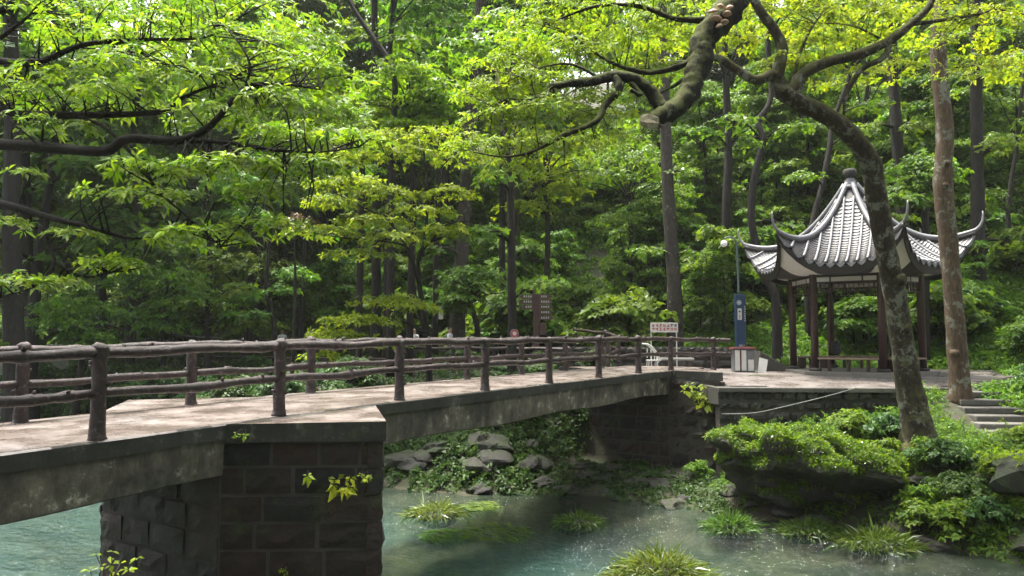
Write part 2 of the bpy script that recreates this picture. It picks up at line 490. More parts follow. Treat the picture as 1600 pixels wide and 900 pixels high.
def ground_mat():
    m, nt, b = mat('leaf_littered_soil')
    p = wpos(nt)
    sp = nt.nodes.new('ShaderNodeSeparateXYZ'); nt.links.new(p, sp.inputs[0])
    soil = ramp(nt, noise(nt, 2.2, 7, .75, p), [(.3, (.022, .018, .012)), (.5, (.045, .036, .022)), (.7, (.07, .058, .035))])
    moss = ramp(nt, noise(nt, .9, 6, .7, p), [(.42, (0, 0, 0)), (.6, (1, 1, 1))])
    c = mixc(nt, moss, soil, (.03, .05, .014))
    bed = ramp(nt, noise(nt, 1.0, 7, .72, p, .6), [(.32, (.014, .013, .008)), (.46, (.05, .04, .022)), (.58, (.13, .1, .06)), (.7, (.025, .034, .017))])
    mr = nd(nt, 'ShaderNodeMapRange'); mr.inputs['From Min'].default_value = -3.1; mr.inputs['From Max'].default_value = -3.25
    nt.links.new(sp.outputs['Z'], mr.inputs['Value'])
    c = mixc(nt, mr.outputs[0], c, bed)
    nt.links.new(c, b.inputs['Base Color']); b.inputs['Roughness'].default_value = .85
    bump(nt, b, noise(nt, 9, 7, .75, p), .8, .08)
    return m
M['ground'] = ground_mat()
def water_mat():
    m, nt, b = mat('clear_turquoise_water')
    nt.nodes.remove(b)
    out = nt.nodes['Material Output']
    mp = nd(nt, 'ShaderNodeMapping'); mp.inputs['Rotation'].default_value = (0, 0, -math.atan2(DN[1], DN[0]))
    nt.links.new(wpos(nt), mp.inputs['Vector'])
    st = nd(nt, 'ShaderNodeMapping'); st.inputs['Scale'].default_value = (.45, 1, 1)
    nt.links.new(mp.outputs[0], st.inputs['Vector'])
    n1 = noise(nt, 1.6, 3, .5, st.outputs[0], .5); n2 = noise(nt, 8, 4, .65, st.outputs[0], .6)
    ad = nd(nt, 'ShaderNodeMath', operation='MULTIPLY_ADD'); ad.inputs[1].default_value = .4
    nt.links.new(n2, ad.inputs[0]); nt.links.new(n1, ad.inputs[2])
    bp = nd(nt, 'ShaderNodeBump', Strength=1.0, Distance=.3)
    nt.links.new(ad.outputs[0], bp.inputs['Height'])
    # milky turquoise body colour over the deeper channel of the stream
    sx = nt.nodes.new('ShaderNodeSeparateXYZ'); nt.links.new(wpos(nt), sx.inputs[0])
    d1 = nd(nt, 'ShaderNodeVectorMath', operation='DOT_PRODUCT'); d1.inputs[1].default_value = (DS[0], DS[1], 0)
    nt.links.new(wpos(nt), d1.inputs[0])
    s0 = BX * DS[0] + BY * DS[1]
    mr = nd(nt, 'ShaderNodeMapRange'); mr.inputs['From Min'].default_value = s0 + 11.8; mr.inputs['From Max'].default_value = s0 + 8.2
    nt.links.new(d1.outputs['Value'], mr.inputs['Value'])
    nz = noise(nt, .35, 4, .6, st.outputs[0], .5)
    mu = nd(nt, 'ShaderNodeMath', operation='MULTIPLY_ADD'); mu.inputs[1].default_value = 1.4; mu.inputs[2].default_value = -.72
    nt.links.new(nz, mu.inputs[0])
    ad2 = nd(nt, 'ShaderNodeMath', operation='ADD', use_clamp=True); nt.links.new(mr.outputs[0], ad2.inputs[0]); nt.links.new(mu.outputs[0], ad2.inputs[1])
    body = ramp(nt, ad2.outputs[0], [(0, (.02,) * 3), (.5, (.08,) * 3), (1, (.27,) * 3)])
    tp = nt.nodes.new('ShaderNodeBsdfTransparent'); tp.inputs[0].default_value = (.66, .8, .72, 1)
    df = nt.nodes.new('ShaderNodeBsdfDiffuse'); df.inputs[0].default_value = (.06, .15, .135, 1)
    m1 = nt.nodes.new('ShaderNodeMixShader')
    nt.links.new(body, m1.inputs[0]); nt.links.new(tp.outputs[0], m1.inputs[1]); nt.links.new(df.outputs[0], m1.inputs[2])
    gl = nt.nodes.new('ShaderNodeBsdfGlossy'); gl.inputs['Roughness'].default_value = .02
    nt.links.new(bp.outputs[0], gl.inputs['Normal'])
    fr = nd(nt, 'ShaderNodeFresnel', IOR=1.33); nt.links.new(bp.outputs[0], fr.inputs['Normal'])
    m2 = nt.nodes.new('ShaderNodeMixShader')
    nt.links.new(fr.outputs[0], m2.inputs[0]); nt.links.new(m1.outputs[0], m2.inputs[1]); nt.links.new(gl.outputs[0], m2.inputs[2])
    nt.links.new(m2.outputs[0], out.inputs[0])
    return m
M['water'] = water_mat()

# ------------------------------------------------------------------ terrain
ZW = -3.15
def bumps(x, y):
    return (np.sin(x * .9 + 1.3 * np.sin(y * .5)) * np.cos(y * .8 + x * .2) * .5 + np.sin(x * 2.3 + y * 1.1) * np.sin(y * 2.1 - x * .7) * .25 + np.sin(x * 4.7 - y * 2.9) * np.sin(y * 5.1 + x) * .12)
def sstep(a, b, x):
    t = np.clip((x - a) / (b - a), 0, 1); return t * t * (3 - 2 * t)
def far_water(v):
    return np.interp(v, [-30, -14, -9, -6, 1, 5, 12, 60], [10, 11.5, 12.9, 14.1, 14.3, 12.2, 12.5, 13])
def toe_s(v):
    return np.where(v > 40, 24.5 - (v - 40) * .35, np.interp(v, [-15, -5, 5, 15, 40], [29.6, 29.3, 28.5, 27.5, 24.5]))
def height(x, y):
    x = np.asarray(x, float); y = np.asarray(y, float)
    s, v = SV(x, y)
    sF = far_water(v); sN = np.interp(v, [-40, -10, -4, 3, 40], [-4.2, -3.4, -3.2, -2, -1.5])
    bm = bumps(x, y)
    inside = np.minimum(s - sN, sF - s)
    bed = ZW - .02 - .62 * sstep(0, 4, inside) + .12 * bm
    d = s - sF
    zA = np.interp(d, [0, 1, 5, 6.5, 9], [-3.15, -2.6, -.55, -.2, -.05])
    zB = np.interp(d, [0, .8, 2.2, 4, 6], [-3.15, -2.65, -1.6, -1.35, -1.25])
    zB2 = np.interp(d, [0, .6, 2, 4, 6.5], [-3.15, -2.5, -1.35, -.8, -.15])
    k = sstep(10.3, 12.3, x)
    zB = zB * (1 - k) + zB2 * k
    zB = np.where((y > 22.4), np.interp(y, [22.4, 23.2, 27], [-1.3, -.42, -.12]), zB) if True else zB
    st_ = np.interp(y, [17.6, 18.1, 21.6, 22.3], [-1.9, -1.58, -.52, -.32])
    kk = sstep(11.2, 11.9, x) * sstep(15.4, 14.2, x) * sstep(17.4, 18.0, y) * sstep(22.6, 22.2, y)
    zB = zB * (1 - kk) + np.minimum(zB, st_) * kk
    zM = np.interp(d, [0, 1, 4.2, 5.2, 6.6], [-3.15, -2.95, -2.8, -1.0, -.05])
    a = sstep(2.2, 4.2, v); c = sstep(-2.2, -3.6, v)
    z = zM * (1 - a) * (1 - c) + zA * a + zB * c * (1 - a)
    z = z + bm * .18 * sstep(.3, 2, d) * (1 - sstep(5, 6.5, d) * sstep(29, 27, s))
    h = s - toe_s(v)
    z = z + np.where(h > 0, .60 * (np.sqrt(np.maximum(h, 0) ** 2 + 1.5) - 1.22), 0) * np.where(h > 70, 70 / np.maximum(h, 1), 1)
    z = z + bm * .5 * sstep(1, 6, h)
    zn = np.interp(sN - s, [0, 1.2, 3, 30], [-3.15, -.6, -.45, -.3])
    return np.where(s < sN, zn + .08 * bm, np.where(inside > 0, bed, z))
def axis(lo, f0, f1, hi, fine, coarse):
    return np.concatenate([[-400, -220, -120], np.arange(lo, f0, coarse), np.arange(f0, f1, fine), np.arange(f1, hi, coarse), [140, 220, 400]])
gx = axis(-70, -13, 16, 80, .28, 1.3)
gy = axis(-40, 12, 34, 100, .28, 1.3)
XX, YY = np.meshgrid(gx, gy, indexing='ij')
ZZ = height(XX, YY)
V = np.stack([XX, YY, ZZ], -1).reshape(-1, 3)
ny = len(gy)
i, j = np.meshgrid(np.arange(len(gx) - 1), np.arange(ny - 1), indexing='ij')
i = i.ravel(); j = j.ravel()
Q = np.stack([i * ny + j, (i + 1) * ny + j, (i + 1) * ny + j + 1, i * ny + j + 1], 1)
tag(link('ground', mesh_quads('ground', V, Q, M['ground'], True)), kind='structure')
wp = [P(-8, -60), P(22, -60), P(22, 80), P(-8, 80)]
g = Geo().add([(p[0], p[1], ZW) for p in wp], [(0, 1, 2, 3)])
tag(link('stream_water', g.mesh('stream_water', M['water'])), kind='structure')

# ------------------------------------------------------------------ stone blocks
def block_variant(seed, nx=5, nz=4, amp=.05, inset=.05, jag=.0):
    r = np.random.default_rng(seed)
    V = []
    for a in range(nx):
        for b in range(nz):
            u, w_ = a / (nx - 1) - .5, b / (nz - 1) - .5
            brd = a in (0, nx - 1) or b in (0, nz - 1)
            cor = a in (0, nx - 1) and b in (0, nz - 1)
            k = 1 - (inset * .6 if brd else 0) - (jag * r.uniform(.2, 1) if brd else 0) - (jag if cor else 0)
            y = -.5 + (inset * 2.2 if brd else 0) + r.normal(0, amp) * (.6 if brd else 1)
            V.append((u * k * .985 + (0 if brd else r.normal(0, .02)), y, w_ * k * .97 + (0 if brd else r.normal(0, .02))))
    loop = [(a, 0) for a in range(nx)] + [(nx - 1, b) for b in range(1, nz)] + [(a, nz - 1) for a in range(nx - 2, -1, -1)] + [(0, b) for b in range(nz - 2, 0, -1)]
    Fs = [(a * nz + b, (a + 1) * nz + b, (a + 1) * nz + b + 1, a * nz + b + 1) for a in range(nx - 1) for b in range(nz - 1)]
    base = len(V)
    for a, b in loop:
        x, y, z = V[a * nz + b]; V.append((x, .5, z))
    n = len(loop)
    for q in range(n):
        a, b = loop[q]; a2, b2 = loop[(q + 1) % n]
        Fs.append((a2 * nz + b2, a * nz + b, base + q, base + (q + 1) % n))
    return V, Fs
def block_meshes(name, material, n, seed, **kw):
    out = []
    for q in range(n):
        g = Geo().add(*block_variant(seed + q, **kw)); out.append(g.mesh(name, material))
    return out
BLK = block_meshes('pier_stone', M['pier_stone'], 7, 11, amp=.055, inset=.045, jag=.01)
RUB = block_meshes('rubble_stone', M['wall_stone'], 8, 41, amp=.09, inset=.08, jag=.10)
def lay_stones(parent, org, p0, p1, z0, z1, ch, ln, meshes, seed, name='stone', depth=.22, gap=.016, jz=0.0, jl=.25, proud=.02):
    r = random.Random(seed)
    p0 = np.asarray(p0[:2], float); p1 = np.asarray(p1[:2], float)
    L = np.linalg.norm(p1 - p0); d = (p1 - p0) / L; rz = math.atan2(d[1], d[0]); inn = np.array([-d[1], d[0]])
    z = z1; row = 0
    while z > z0 + .05:
        h = min(ch * r.uniform(1 - .12 - jz, 1 + .12 + jz), z - z0)
        x = 0.0; first = True
        while x < L - .02:
            l = ln * r.uniform(1 - jl, 1 + jl)
            if first and row % 2: l *= .55
            first = False
            if L - x - l < ln * .35: l = L - x
            hh = h * (1 - (r.uniform(0, .25) if jz else 0))
            c = p0 + d * (x + l / 2) + inn * (depth / 2 - r.uniform(0, proud))
            me = r.choice(meshes)
            link(name, me, parent, (c[0] - org[0], c[1] - org[1], z - h / 2 - org[2]), (0, r.uniform(-.02, .02) * (3 if jz else .4), rz), (l - gap, depth, hh - gap))
            x += l
        z -= h; row += 1

# ------------------------------------------------------------------ footbridge
def deck_z(s):
    return float(np.interp(s, [-9, 0, 2.63, 5.26, 10.5, 15.8, 21, 26], [-.16, 0, .055, .10, .135, .165, .17, .1]))
BRO = P(0, 1.3, ZW)
bridge = empty('footbridge', BRO, 'stone and concrete footbridge with log railings crossing the stream', 'bridge')
def bchild(name, g, m, parent=bridge, **kw): return link(name, g.mesh(name, m, BRO, **kw), parent)
VF, VB = -.13, 2.85
ss = np.linspace(-8, 21.3, 60)
g = Geo()
sec = []
for s_ in ss:
    z = deck_z(s_); j1, j2 = random.uniform(-.012, .012), random.uniform(-.01, .01)
    prof = [(VF + j1, z - .02), (VF + .04, z), (VF + .9, z + .012), (VB - .9, z + .012), (VB - .04, z), (VB, z - .02), (VB + j2, z - .2), (VF + j1, z - .2 + j2)]
    sec += [P(s_, v_, zz) for v_, zz in prof]
n = 8
Fs = [(a * n + b, a * n + (b + 1) % n, (a + 1) * n + (b + 1) % n, (a + 1) * n + b) for a in range(len(ss) - 1) for b in range(n)]
Fs += [tuple(range(n)), tuple(range(len(ss) * n - 1, (len(ss) - 1) * n - 1, -1))]
g.add(sec, Fs)
deck_me = g.mesh('deck', [M['deck'], M['edge']], BRO)
mi = []
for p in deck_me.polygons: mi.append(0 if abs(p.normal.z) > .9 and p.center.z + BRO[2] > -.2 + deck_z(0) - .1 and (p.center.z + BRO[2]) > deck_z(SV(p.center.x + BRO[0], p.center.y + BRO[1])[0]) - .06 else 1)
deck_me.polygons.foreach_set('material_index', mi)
link('deck', deck_me, bridge)
A0, B0, C0 = np.array([-3.91, 10.2]), np.array([-1.72, 10.26]), P(4.5, -.02)[:2]
sA = SV(*A0)[0]
sA2 = 18.15
def beam(s0, s1, v0, v1):
    g = Geo(); k = 14
    V = []
    for s_ in np.linspace(s0, s1, k):
        z = deck_z(s_)
        zb = z - .2 - .52 + .03 * math.sin(s_ * 1.3)
        for v_, zz in ((v0, z - .203), (v0 + random.uniform(-.006, .006), (z - .2 + zb) / 2), (v0 + .012, zb + .02), (v0 + .04, zb), (v1, zb), (v1, z - .203)):
            V.append(P(s_, v_, zz))
    Fs = [(a * 6 + b, a * 6 + (b + 1) % 6, (a + 1) * 6 + (b + 1) % 6, (a + 1) * 6 + b) for a in range(k - 1) for b in range(6)]
    Fs += [tuple(range(6)), tuple(range(k * 6 - 1, k * 6 - 7, -1))]
    g.add(V, Fs); bchild('beam', g, M['beam'])
for s0, s1 in ((-8, sA + .06), (4.4, sA2 + .05)):
    beam(s0, s1, VF + .07, VF + .47)
    beam(s0, s1, 1.15, 1.55)
    beam(s0, s1, VB - .47, VB - .07)
def pier(s0, s1, tip_f, tip_b, ch, ln, seed, cf=None, top_f=.0):
    """A pier with triangular cutwaters front and back; corners run s0 front, tip, s1 front, s1 back, tip, s0 back."""
    f0, f1 = P(s0, VF + .1), P(s1, VF + .1); b0, b1 = P(s0, VB - .1), P(s1, VB - .1)
    f0 = np.array([*f0[:2]]); f1 = np.array([*f1[:2]]); b0 = b0[:2]; b1 = b1[:2]
    tf = np.asarray(tip_f); tb = np.asarray(tip_b)
    poly = [f0, tf, f1, b1, tb, b0]
    cen = np.mean(poly, 0)
    zt = deck_z((s0 + s1) / 2)
    core = Geo().prism([cen + (p - cen) * .985 for p in poly], -4.2, zt - .25)
    co = bchild('pier', core, M['mortar'])
    def run(a, b, top, sd): lay_stones(co, BRO, a, b, -3.9, top, ch, ln, BLK, sd)
    run(f0, tf, zt - .28, seed); run(tf, f1, zt - .28, seed + 1)
    run(b1, tb, zt - .28, seed + 2); run(tb, b0, zt - .28, seed + 3)
    run(b0, f0, zt - .74, seed + 4); run(f1, b1, zt - .74, seed + 5)
    # capping slabs over the cutwaters, flush with the deck
    for tri, nm in (((P(s0, VF - .004)[:2], tf, P(s1, VF - .004)[:2]), 'cap_slab'), ((P(s1, VB + .004)[:2], tb, P(s0, VB + .004)[:2]), 'cap_slab')):
        c3 = np.mean(tri, 0); T = [q for q in tri]
        T[1] = c3 + (np.asarray(tri[1]) - c3) * 1.05
        g = Geo().prism(T, zt - .27, [deck_z(s0) - .004, zt - .006, deck_z(s1) - .006] if nm and tri[1] is tf else [deck_z(s1) - .004, zt - .006, deck_z(s0) - .006])
        me = g.mesh('cap_slab', [M['deck'], M['edge']], BRO)
        me.polygons.foreach_set('material_index', [0 if p.normal.z > .8 else 1 for p in me.polygons])
        link('cap_slab', me, co)
    return co
pier(sA, 4.5, B0, P((sA + 4.5) / 2, VB + 1.6)[:2], .35, .68, 100)
FP = np.array([6.25, 22.75])
pier(sA2, 20.6, FP, P(19.4, VB + 1.7)[:2], .40, .6, 200)
# log railings
LOGP = []
for q in range(4):
    g = Geo(); r_ = random.Random(q)
    zs = [0, .05, .12, .3, .5, .7, .88, .96, 1.0, 1.06, 1.1, 1.13]
    rs_ = [1.3, 1.12, 1.0, .97, .95, .97, .96, .95, 1.1, 1.12, 1.0, .55]
    pts = [(r_.uniform(-.006, .006), r_.uniform(-.006, .006), z) for z in zs]
    g.tube(pts, np.array(rs_) * .086, 14, .05, rs=r_)
    for _ in range(5):
        a = r_.uniform(0, 6.28); z = r_.uniform(.2, .95)
        g.tube([(math.cos(a) * .06, math.sin(a) * .06, z), (math.cos(a) * .115, math.sin(a) * .115, z + .015)], [.035, .018], 7, .1, rs=r_)
    LOGP.append(g.mesh('post', M['log'], smooth=True))
def rail_mesh(p0, p1, r, seed, off):
    r_ = random.Random(seed); g = Geo(); p0 = np.array(p0); p1 = np.array(p1)
    k = 22
    pts = []; rad = []
    w1, w2 = r_.uniform(0, 6), r_.uniform(0, 6)
    knots = [r_.uniform(.1, .9) for _ in range(3)]
    for q in range(k + 1):
        t = q / k
        e = math.sin(math.pi * t)
        pts.append(p0 + (p1 - p0) * t + np.array([0, 0, (.018 * math.sin(t * 7 + w1) - .012) * e]) + np.array([DN[0], DN[1], 0]) * .016 * math.sin(t * 5 + w2) * e)
        rad.append(r * (1 + .07 * math.sin(t * 9 + w2) + .28 * sum(math.exp(-((t - kk) / .022) ** 2) for kk in knots)))
    g.tube(pts, rad, 12, .065, rs=r_)
    for kk in knots[:2]:
        c = p0 + (p1 - p0) * kk; a = r_.uniform(.3, 2.6)
        dd = np.array([DN[0] * math.cos(a), DN[1] * math.cos(a), math.sin(a)])
        g.tube([c + dd * r * .6, c + dd * r * 1.55], [r * .5, r * .28], 7, .1, rs=r_)
    return g.mesh('rail', M['log'], off, smooth=True)
def railing(parent, posts, off, seed, rr=.062, zt=1.0, zl=.53, name_post='post'):
    for q, p in enumerate(posts):
        link('post', LOGP[(q + seed) % 4], parent, (p[0] - off[0], p[1] - off[1], p[2] - off[2] - .02), (0, 0, q * 1.9 + seed), (1, 1, random.uniform(.95, 1.0)))
    for q in range(len(posts) - 1):
        a, b = np.array(posts[q], float), np.array(posts[q + 1], float)
        for k, (zz, r) in enumerate(((zt, rr), (zl, rr * .88))):
            link('rail', rail_mesh(a + (0, 0, zz), b + (0, 0, zz), r, seed * 100 + q * 2 + k, off), parent)
rf = Geo().box((0, 0, 0), (.01, .01, .01))
fr = [P(t * 2.63, 0, deck_z(t * 2.63)) for t in range(-3, 8)]
fr.append(np.array([6.95, 26.3, .12])); 
bk = [P(.4 + t * 2.63, 2.62, deck_z(t * 2.63)) for t in range(-3, 8)]
def stub_rails(parent, p, q, off, seed):
    a = np.array(p); b = np.array(q)
    for k, zz in enumerate((1.0, .53)):
        link('rail', rail_mesh(a + (0, 0, zz), b + (0, 0, zz), .066, seed + k, off), parent)
g = Geo()
for q in (fr, bk):
    pts = [p + np.array([0, 0, .012]) for p in q]
ra = link('railing', Geo().tube([P(-7.6, 0, deck_z(-7.6) + .004), P(-7.4, 0, deck_z(-7.4) + .004)], .02, 6).mesh('railing', M['log'], BRO), bridge)
railing(ra, fr, BRO, 1)
stub_rails(ra, fr[-1], fr[-1] + np.array([.62, .1, 0]), BRO, 77)
rb = link('railing', Geo().tube([P(-7.6, 2.62, deck_z(-7.6) + .004), P(-7.4, 2.62, deck_z(-7.4) + .004)], .02, 6).mesh('railing', M['log'], BRO), bridge)
railing(rb, bk, BRO, 3)

# ------------------------------------------------------------------ far path fences
def fence(posts, label, seed):
    o = np.array(posts[len(posts) // 2])
    e = empty('log_fence', o, label, 'fence', 'log fences beyond the stream')
    railing(e, posts, o, seed, .06, .98, .5)
def on(x, y): return float(height(x, y))
def sv_posts(s, v0, v1, dz=0.0, step=2.6, ds=0.0):
    out = []
    n = max(2, int(round(abs(v1 - v0) / step)) + 1)
    for q in range(n):
        v = v0 + (v1 - v0) * q / (n - 1)
        p = P(s + ds * (v - v0), v); out.append(np.array([p[0], p[1], on(p[0], p[1]) + dz]))
    return out
fence(sv_posts(19.3, 4.2, 40), 'log fence along the far bank path, left of the bridge end', 5)
fence(sv_posts(26.2, 12, 46, .1), 'log fence at the foot of the wooded slope, behind the path', 6)
fence([np.array([*P(19.9, 2.9)[:2], .12]), np.array([*P(22.4, 3.6)[:2], .25]), np.array([*P(24.6, 5.2)[:2], .45]), np.array([*P(26.4, 7.6)[:2], .6])], 'short log fence curving away from the bridge end', 8)

# ------------------------------------------------------------------ plaza, retaining wall, steps
PLZ = lambda y: float(np.interp(y, [22, 26.5, 34], [-.26, -.02, -.02]))
g = Geo()
poly = [(6.0, 22.25), (12.2, 22.0), (13.6, 22.6), (17, 24.6), (18.5, 30), (14, 32.0), (5.5, 32.5), (3.0, 30.5), (4.4, 26.5), (5.4, 24.5)]
bmf = Geo()
rows = 9
V = []; Fs = []
g.prism(poly, [-.75] * len(poly), [PLZ(p[1]) - .03 for p in poly])
plz = tag(link('plaza', g.mesh('plaza', M['wall_stone'])), kind='structure')
def inside(px, py):
    c = False; n = len(poly)
    for a in range(n):
        x1, y1 = poly[a]; x2, y2 = poly[(a + 1) % n]
        if (y1 > py) != (y2 > py) and px < (x2 - x1) * (py - y1) / (y2 - y1) + x1: c = not c
    return c
SLAB = [Geo().box((0, 0, 0), (1, 1, 1)).mesh('paving_slab', M['paving'], bevel=.012) for _ in range(1)]
yy = 22.2; row = 0
while yy < 30.6:
    d = .42 if yy < 26 else .8
    xx = 3.2 + (.35 if row % 2 else 0)
    while xx < 17.5:
        l = .72 if yy < 26 else 1.05
        cx, cy = xx + l / 2, yy + d / 2
        if all(inside(cx + a * l * .5, cy + b * d * .5) for a in (-1, 1) for b in (-1, 1)) and abs(cx / cy) < .64:
            z0, z1 = PLZ(yy), PLZ(yy + d)
            link('paving_slab', SLAB[0], plz, (cx, cy, (z0 + z1) / 2 - .022), (math.atan2(z1 - z0, d) + random.uniform(-.003, .003), random.uniform(-.004, .004), 0), (l - .014, d - .014, .05))
        xx += l
    yy += d; row += 1
wo = np.array([9.2, 22.2, -1.6])
wall = empty('retaining_wall', wo, 'low dark rubble retaining wall below the plaza edge', 'wall')
wall_pts = [(6.0, 22.24), (9.0, 22.02), (12.3, 21.95)]
g = Geo().prism([(6.05, 22.34), (9.0, 22.14), (12.2, 22.07), (12.2, 22.5), (6.0, 22.6)], -2.9, -.36)
core = link('mortar_core', g.mesh('mortar_core', M['mortar'], wo), wall)
for q in range(2):
    lay_stones(wall, wo, wall_pts[q], wall_pts[q + 1], -2.2, -.34, .3, .42, RUB, 300 + q, 'stone', .24, .02, .12, .4, .05)
g = Geo()
for q in range(2):
    a, b = np.array(wall_pts[q]), np.array(wall_pts[q + 1]); d = (b - a) / np.linalg.norm(b - a)
    nn = 5
    for k in range(nn):
        p, q2 = a + (b - a) * k / nn, a + (b - a) * (k + 1) / nn
        gg = Geo().box(((p[0] + q2[0]) / 2, (p[1] + q2[1]) / 2 + .12, PLZ(22.1) - .06), (np.linalg.norm(q2 - p) - .012, .42, .13), math.atan2(d[1], d[0]))
        link('coping_stone', gg.mesh('coping_stone', M['step'], wo, bevel=.015), wall)
# stairs at the right, going down from the plaza
so = np.array([13, 20.5, -.6])
steps = empty('stone_steps', so, 'rough stone steps descending at the right of the plaza', 'steps')
for q in range(8):
    x, y, Yd = 1508 + q * 11.5, 612 + q * 12.5, 21.6 - q * .5
    p = W(x + 20, y, Yd)
    gg = Geo().box((p[0], p[1] + .2, p[2] - .08), (1.25 + .1 * (q % 3), .52, .16), -.10 + .05 * (q % 2))
    me = gg.mesh('step', M['step'], so, bevel=.03)
    link('step', me, steps)
# low dark wall at the foot of the slope behind the bridge end
lo = np.array([6.5, 30.9, -.1])
lw = empty('slope_wall', lo, 'low dark stone wall at the foot of the slope behind the bench', 'wall')
pa, pb, pc = (1.2, 30.6), (6.5, 31.0), (9.7, 30.3)
g = Geo().prism([(1.2, 30.72), (6.5, 31.12), (9.7, 30.42), (9.8, 30.9), (6.5, 31.6), (1.2, 31.2)], -.6, .83)
link('mortar_core', g.mesh('mortar_core', M['mortar'], lo), lw)
lay_stones(lw, lo, pa, pb, -.3, .86, .3, .55, RUB, 320, 'stone', .25, .02, .1, .35, .04)
lay_stones(lw, lo, pb, pc, -.3, .86, .3, .55, RUB, 321, 'stone', .25, .02, .1, .35, .04)

# ------------------------------------------------------------------ pavilion
PC = np.array([12.17, 27.0, -.02])
pav = empty('pavilion', PC, 'hexagonal pavilion with grey tiled roof, upturned eaves and dark red columns', 'pavilion')
TH0 = R(-31)
def hexpt(k, r): a = TH0 - k * math.pi / 3; return np.array([r * math.cos(a), r * math.sin(a)])
RC = 2.1
g = Geo().prism([hexpt(-k, 2.62) for k in range(6)], -.12, .09); link('base_step', g.mesh('base_step', M['step'], bevel=.02), pav)
COLM = Geo().lathe([(.125, .16), (.125, 3.5), (.12, 3.75)], n=18).mesh('column', M['column'], smooth=True)
PLM = Geo().lathe([(.17, .085), (.2, .1), (.21, .16), (.18, .2), (.14, .2)], n=18).mesh('column_base', M['wall_stone'], smooth=True)
for k in range(6):
    p = hexpt(k, RC)
    c = link('column', COLM, pav, (p[0], p[1], 0))
    link('column_base', PLM, c)
def side_frame(k):
    a, b = hexpt(k, RC), hexpt(k + 1, RC); m = (a + b) / 2; d = (b - a); L = np.linalg.norm(d)
    return m, math.atan2(d[1], d[0]), L
for k in range(6):
    m, rz, L = side_frame(k)
    g = Geo().box((0, 0, 3.2), (L - .2, .05, .15)); link('lintel_panel', g.mesh('lintel_panel', M['plaster']), pav, (m[0], m[1], 0), (0, 0, rz))
    for x in (-.5, .5): link('lintel_stile', Geo().box((x, 0, 3.2), (.05, .07, .15)).mesh('lintel_stile', M['roof_dark']), pav, (m[0], m[1], 0), (0, 0, rz))
    g = Geo().box((0, 0, 3.49), (L + .1, .16, .42)); link('beam', g.mesh('beam', M['roof_dark'], bevel=.01), pav, (m[0], m[1], 0), (0, 0, rz))
    # hanging lattice frieze
    g = Geo()
    g.box((0, 0, 3.105), (L - .25, .05, .04)); g.box((0, 0, 2.79), (L - .25, .05, .035))
    for q in range(12):
        x = -L / 2 + .2 + q * (L - .4) / 11
        g.box((x, 0, 2.95), (.025, .035, .30))
    for q in range(6):
        x = -L / 2 + .32 + q * (L - .64) / 5
        g.box((x, 0, 2.95 + (.05 if q % 2 else -.05)), (.2, .03, .025))
    link('lattice_frieze', g.mesh('lattice_frieze', M['column']), pav, (m[0], m[1], 0), (0, 0, rz))
    if k != 2:
        g = Geo().box((0, 0, .52), (L - .22, .42, .06))
        bs = link('bench_seat', g.mesh('bench_seat', M['bench_wood'], bevel=.012), pav, (m[0], m[1], 0), (0, 0, rz))
        for x in (-.6, 0, .6):
            g = Geo().box((x, 0, .29), (.09, .3, .40)); link('leg', g.mesh('leg', M['column'], bevel=.01), bs)
RE = 3.45
Z0, Z1 = 3.62, 6.72
def roof_pt(u, b):
    """u in -1..1 across one face, b 0 at the eave .. 1 at the apex; local frame: face centre along +x."""
    r = RE * (1 - b) + .14 * b
    up = abs(u) ** 3.2 * (1 - b) ** 2.6
    r2 = r * (1 + .10 * up)
    x = r2 * .866; y = r2 * .5 * u
    z = Z0 + (Z1 - Z0) * (.62 * b ** 1.0 * .55 + .659 * b ** 2.1) + 1.08 * up
    return np.array([x, y, z])
def roof_u(y, b):
    r = RE * (1 - b) + .14 * b
    return max(-1, min(1, y / (r * .5)))
NR = 11
spc = RE / NR
def rib_mesh(y0):
    bmax = 1 - (abs(y0) + .03) / (RE * .5)
    bmax = min(.97, bmax)
    if bmax < .05: return None
    pts = []
    for b in np.linspace(0, bmax, 26):
        p = roof_pt(roof_u(y0, b), b); p[1] = y0 * (p[1] / (y0 if abs(y0) > 1e-6 else 1)) if abs(y0) > 1e-6 else 0
        pts.append(p + np.array([0, 0, .045]))
    g = Geo(); g.tube(pts, .042, 8)
    # round end tile
    return g.mesh('tile_rib', M['roof_rib'], smooth=True)
def chan_mesh(y0, y1):
    yc = (y0 + y1) / 2
    bmax = 1 - (min(abs(y0), abs(y1)) + .02) / (RE * .5)
    bmax = min(.97, bmax)
    if bmax < .04: return None
    n = max(3, int(bmax * 30)); V = []; m = 5
    bs = []
    for q in range(n):
        b0, b1 = bmax * q / n, bmax * (q + 1) / n
        bs += [(b0, .05), (b1, .012)]
    for b, lift in bs:
        for k in range(m):
            t = k / (m - 1); y = y0 + (y1 - y0) * t
            p = roof_pt(roof_u(y, b), b)
            sag = -.045 * math.sin(math.pi * t)
            V.append(p + np.array([.02 if lift > .03 else 0, 0, lift + sag]))
    g = Geo().grid(V, len(bs), m)
    # drip tile at the eave
    e = [roof_pt(roof_u(y0 + (y1 - y0) * t, 0), 0) for t in (.05, .3, .5, .7, .95)]
    dz = (0, -.09, -.14, -.09, 0)
    Vd = [p + np.array([.025, 0, .05 - .045]) for p in e] + [p + np.array([.035, 0, d]) for p, d in zip(e, dz)]
    g.add(Vd, [(k, k + 1, k + 6, k + 5) for k in range(4)])
    return g.mesh('tile_row', M['roof_tile'])
ribs = [rib_mesh(-RE / 2 + spc * (q + .0)) for q in range(1, NR)]
chans = [chan_mesh(-RE / 2 + spc * q, -RE / 2 + spc * (q + 1)) for q in range(NR)]
g = Geo()
nu, nb = 17, 16
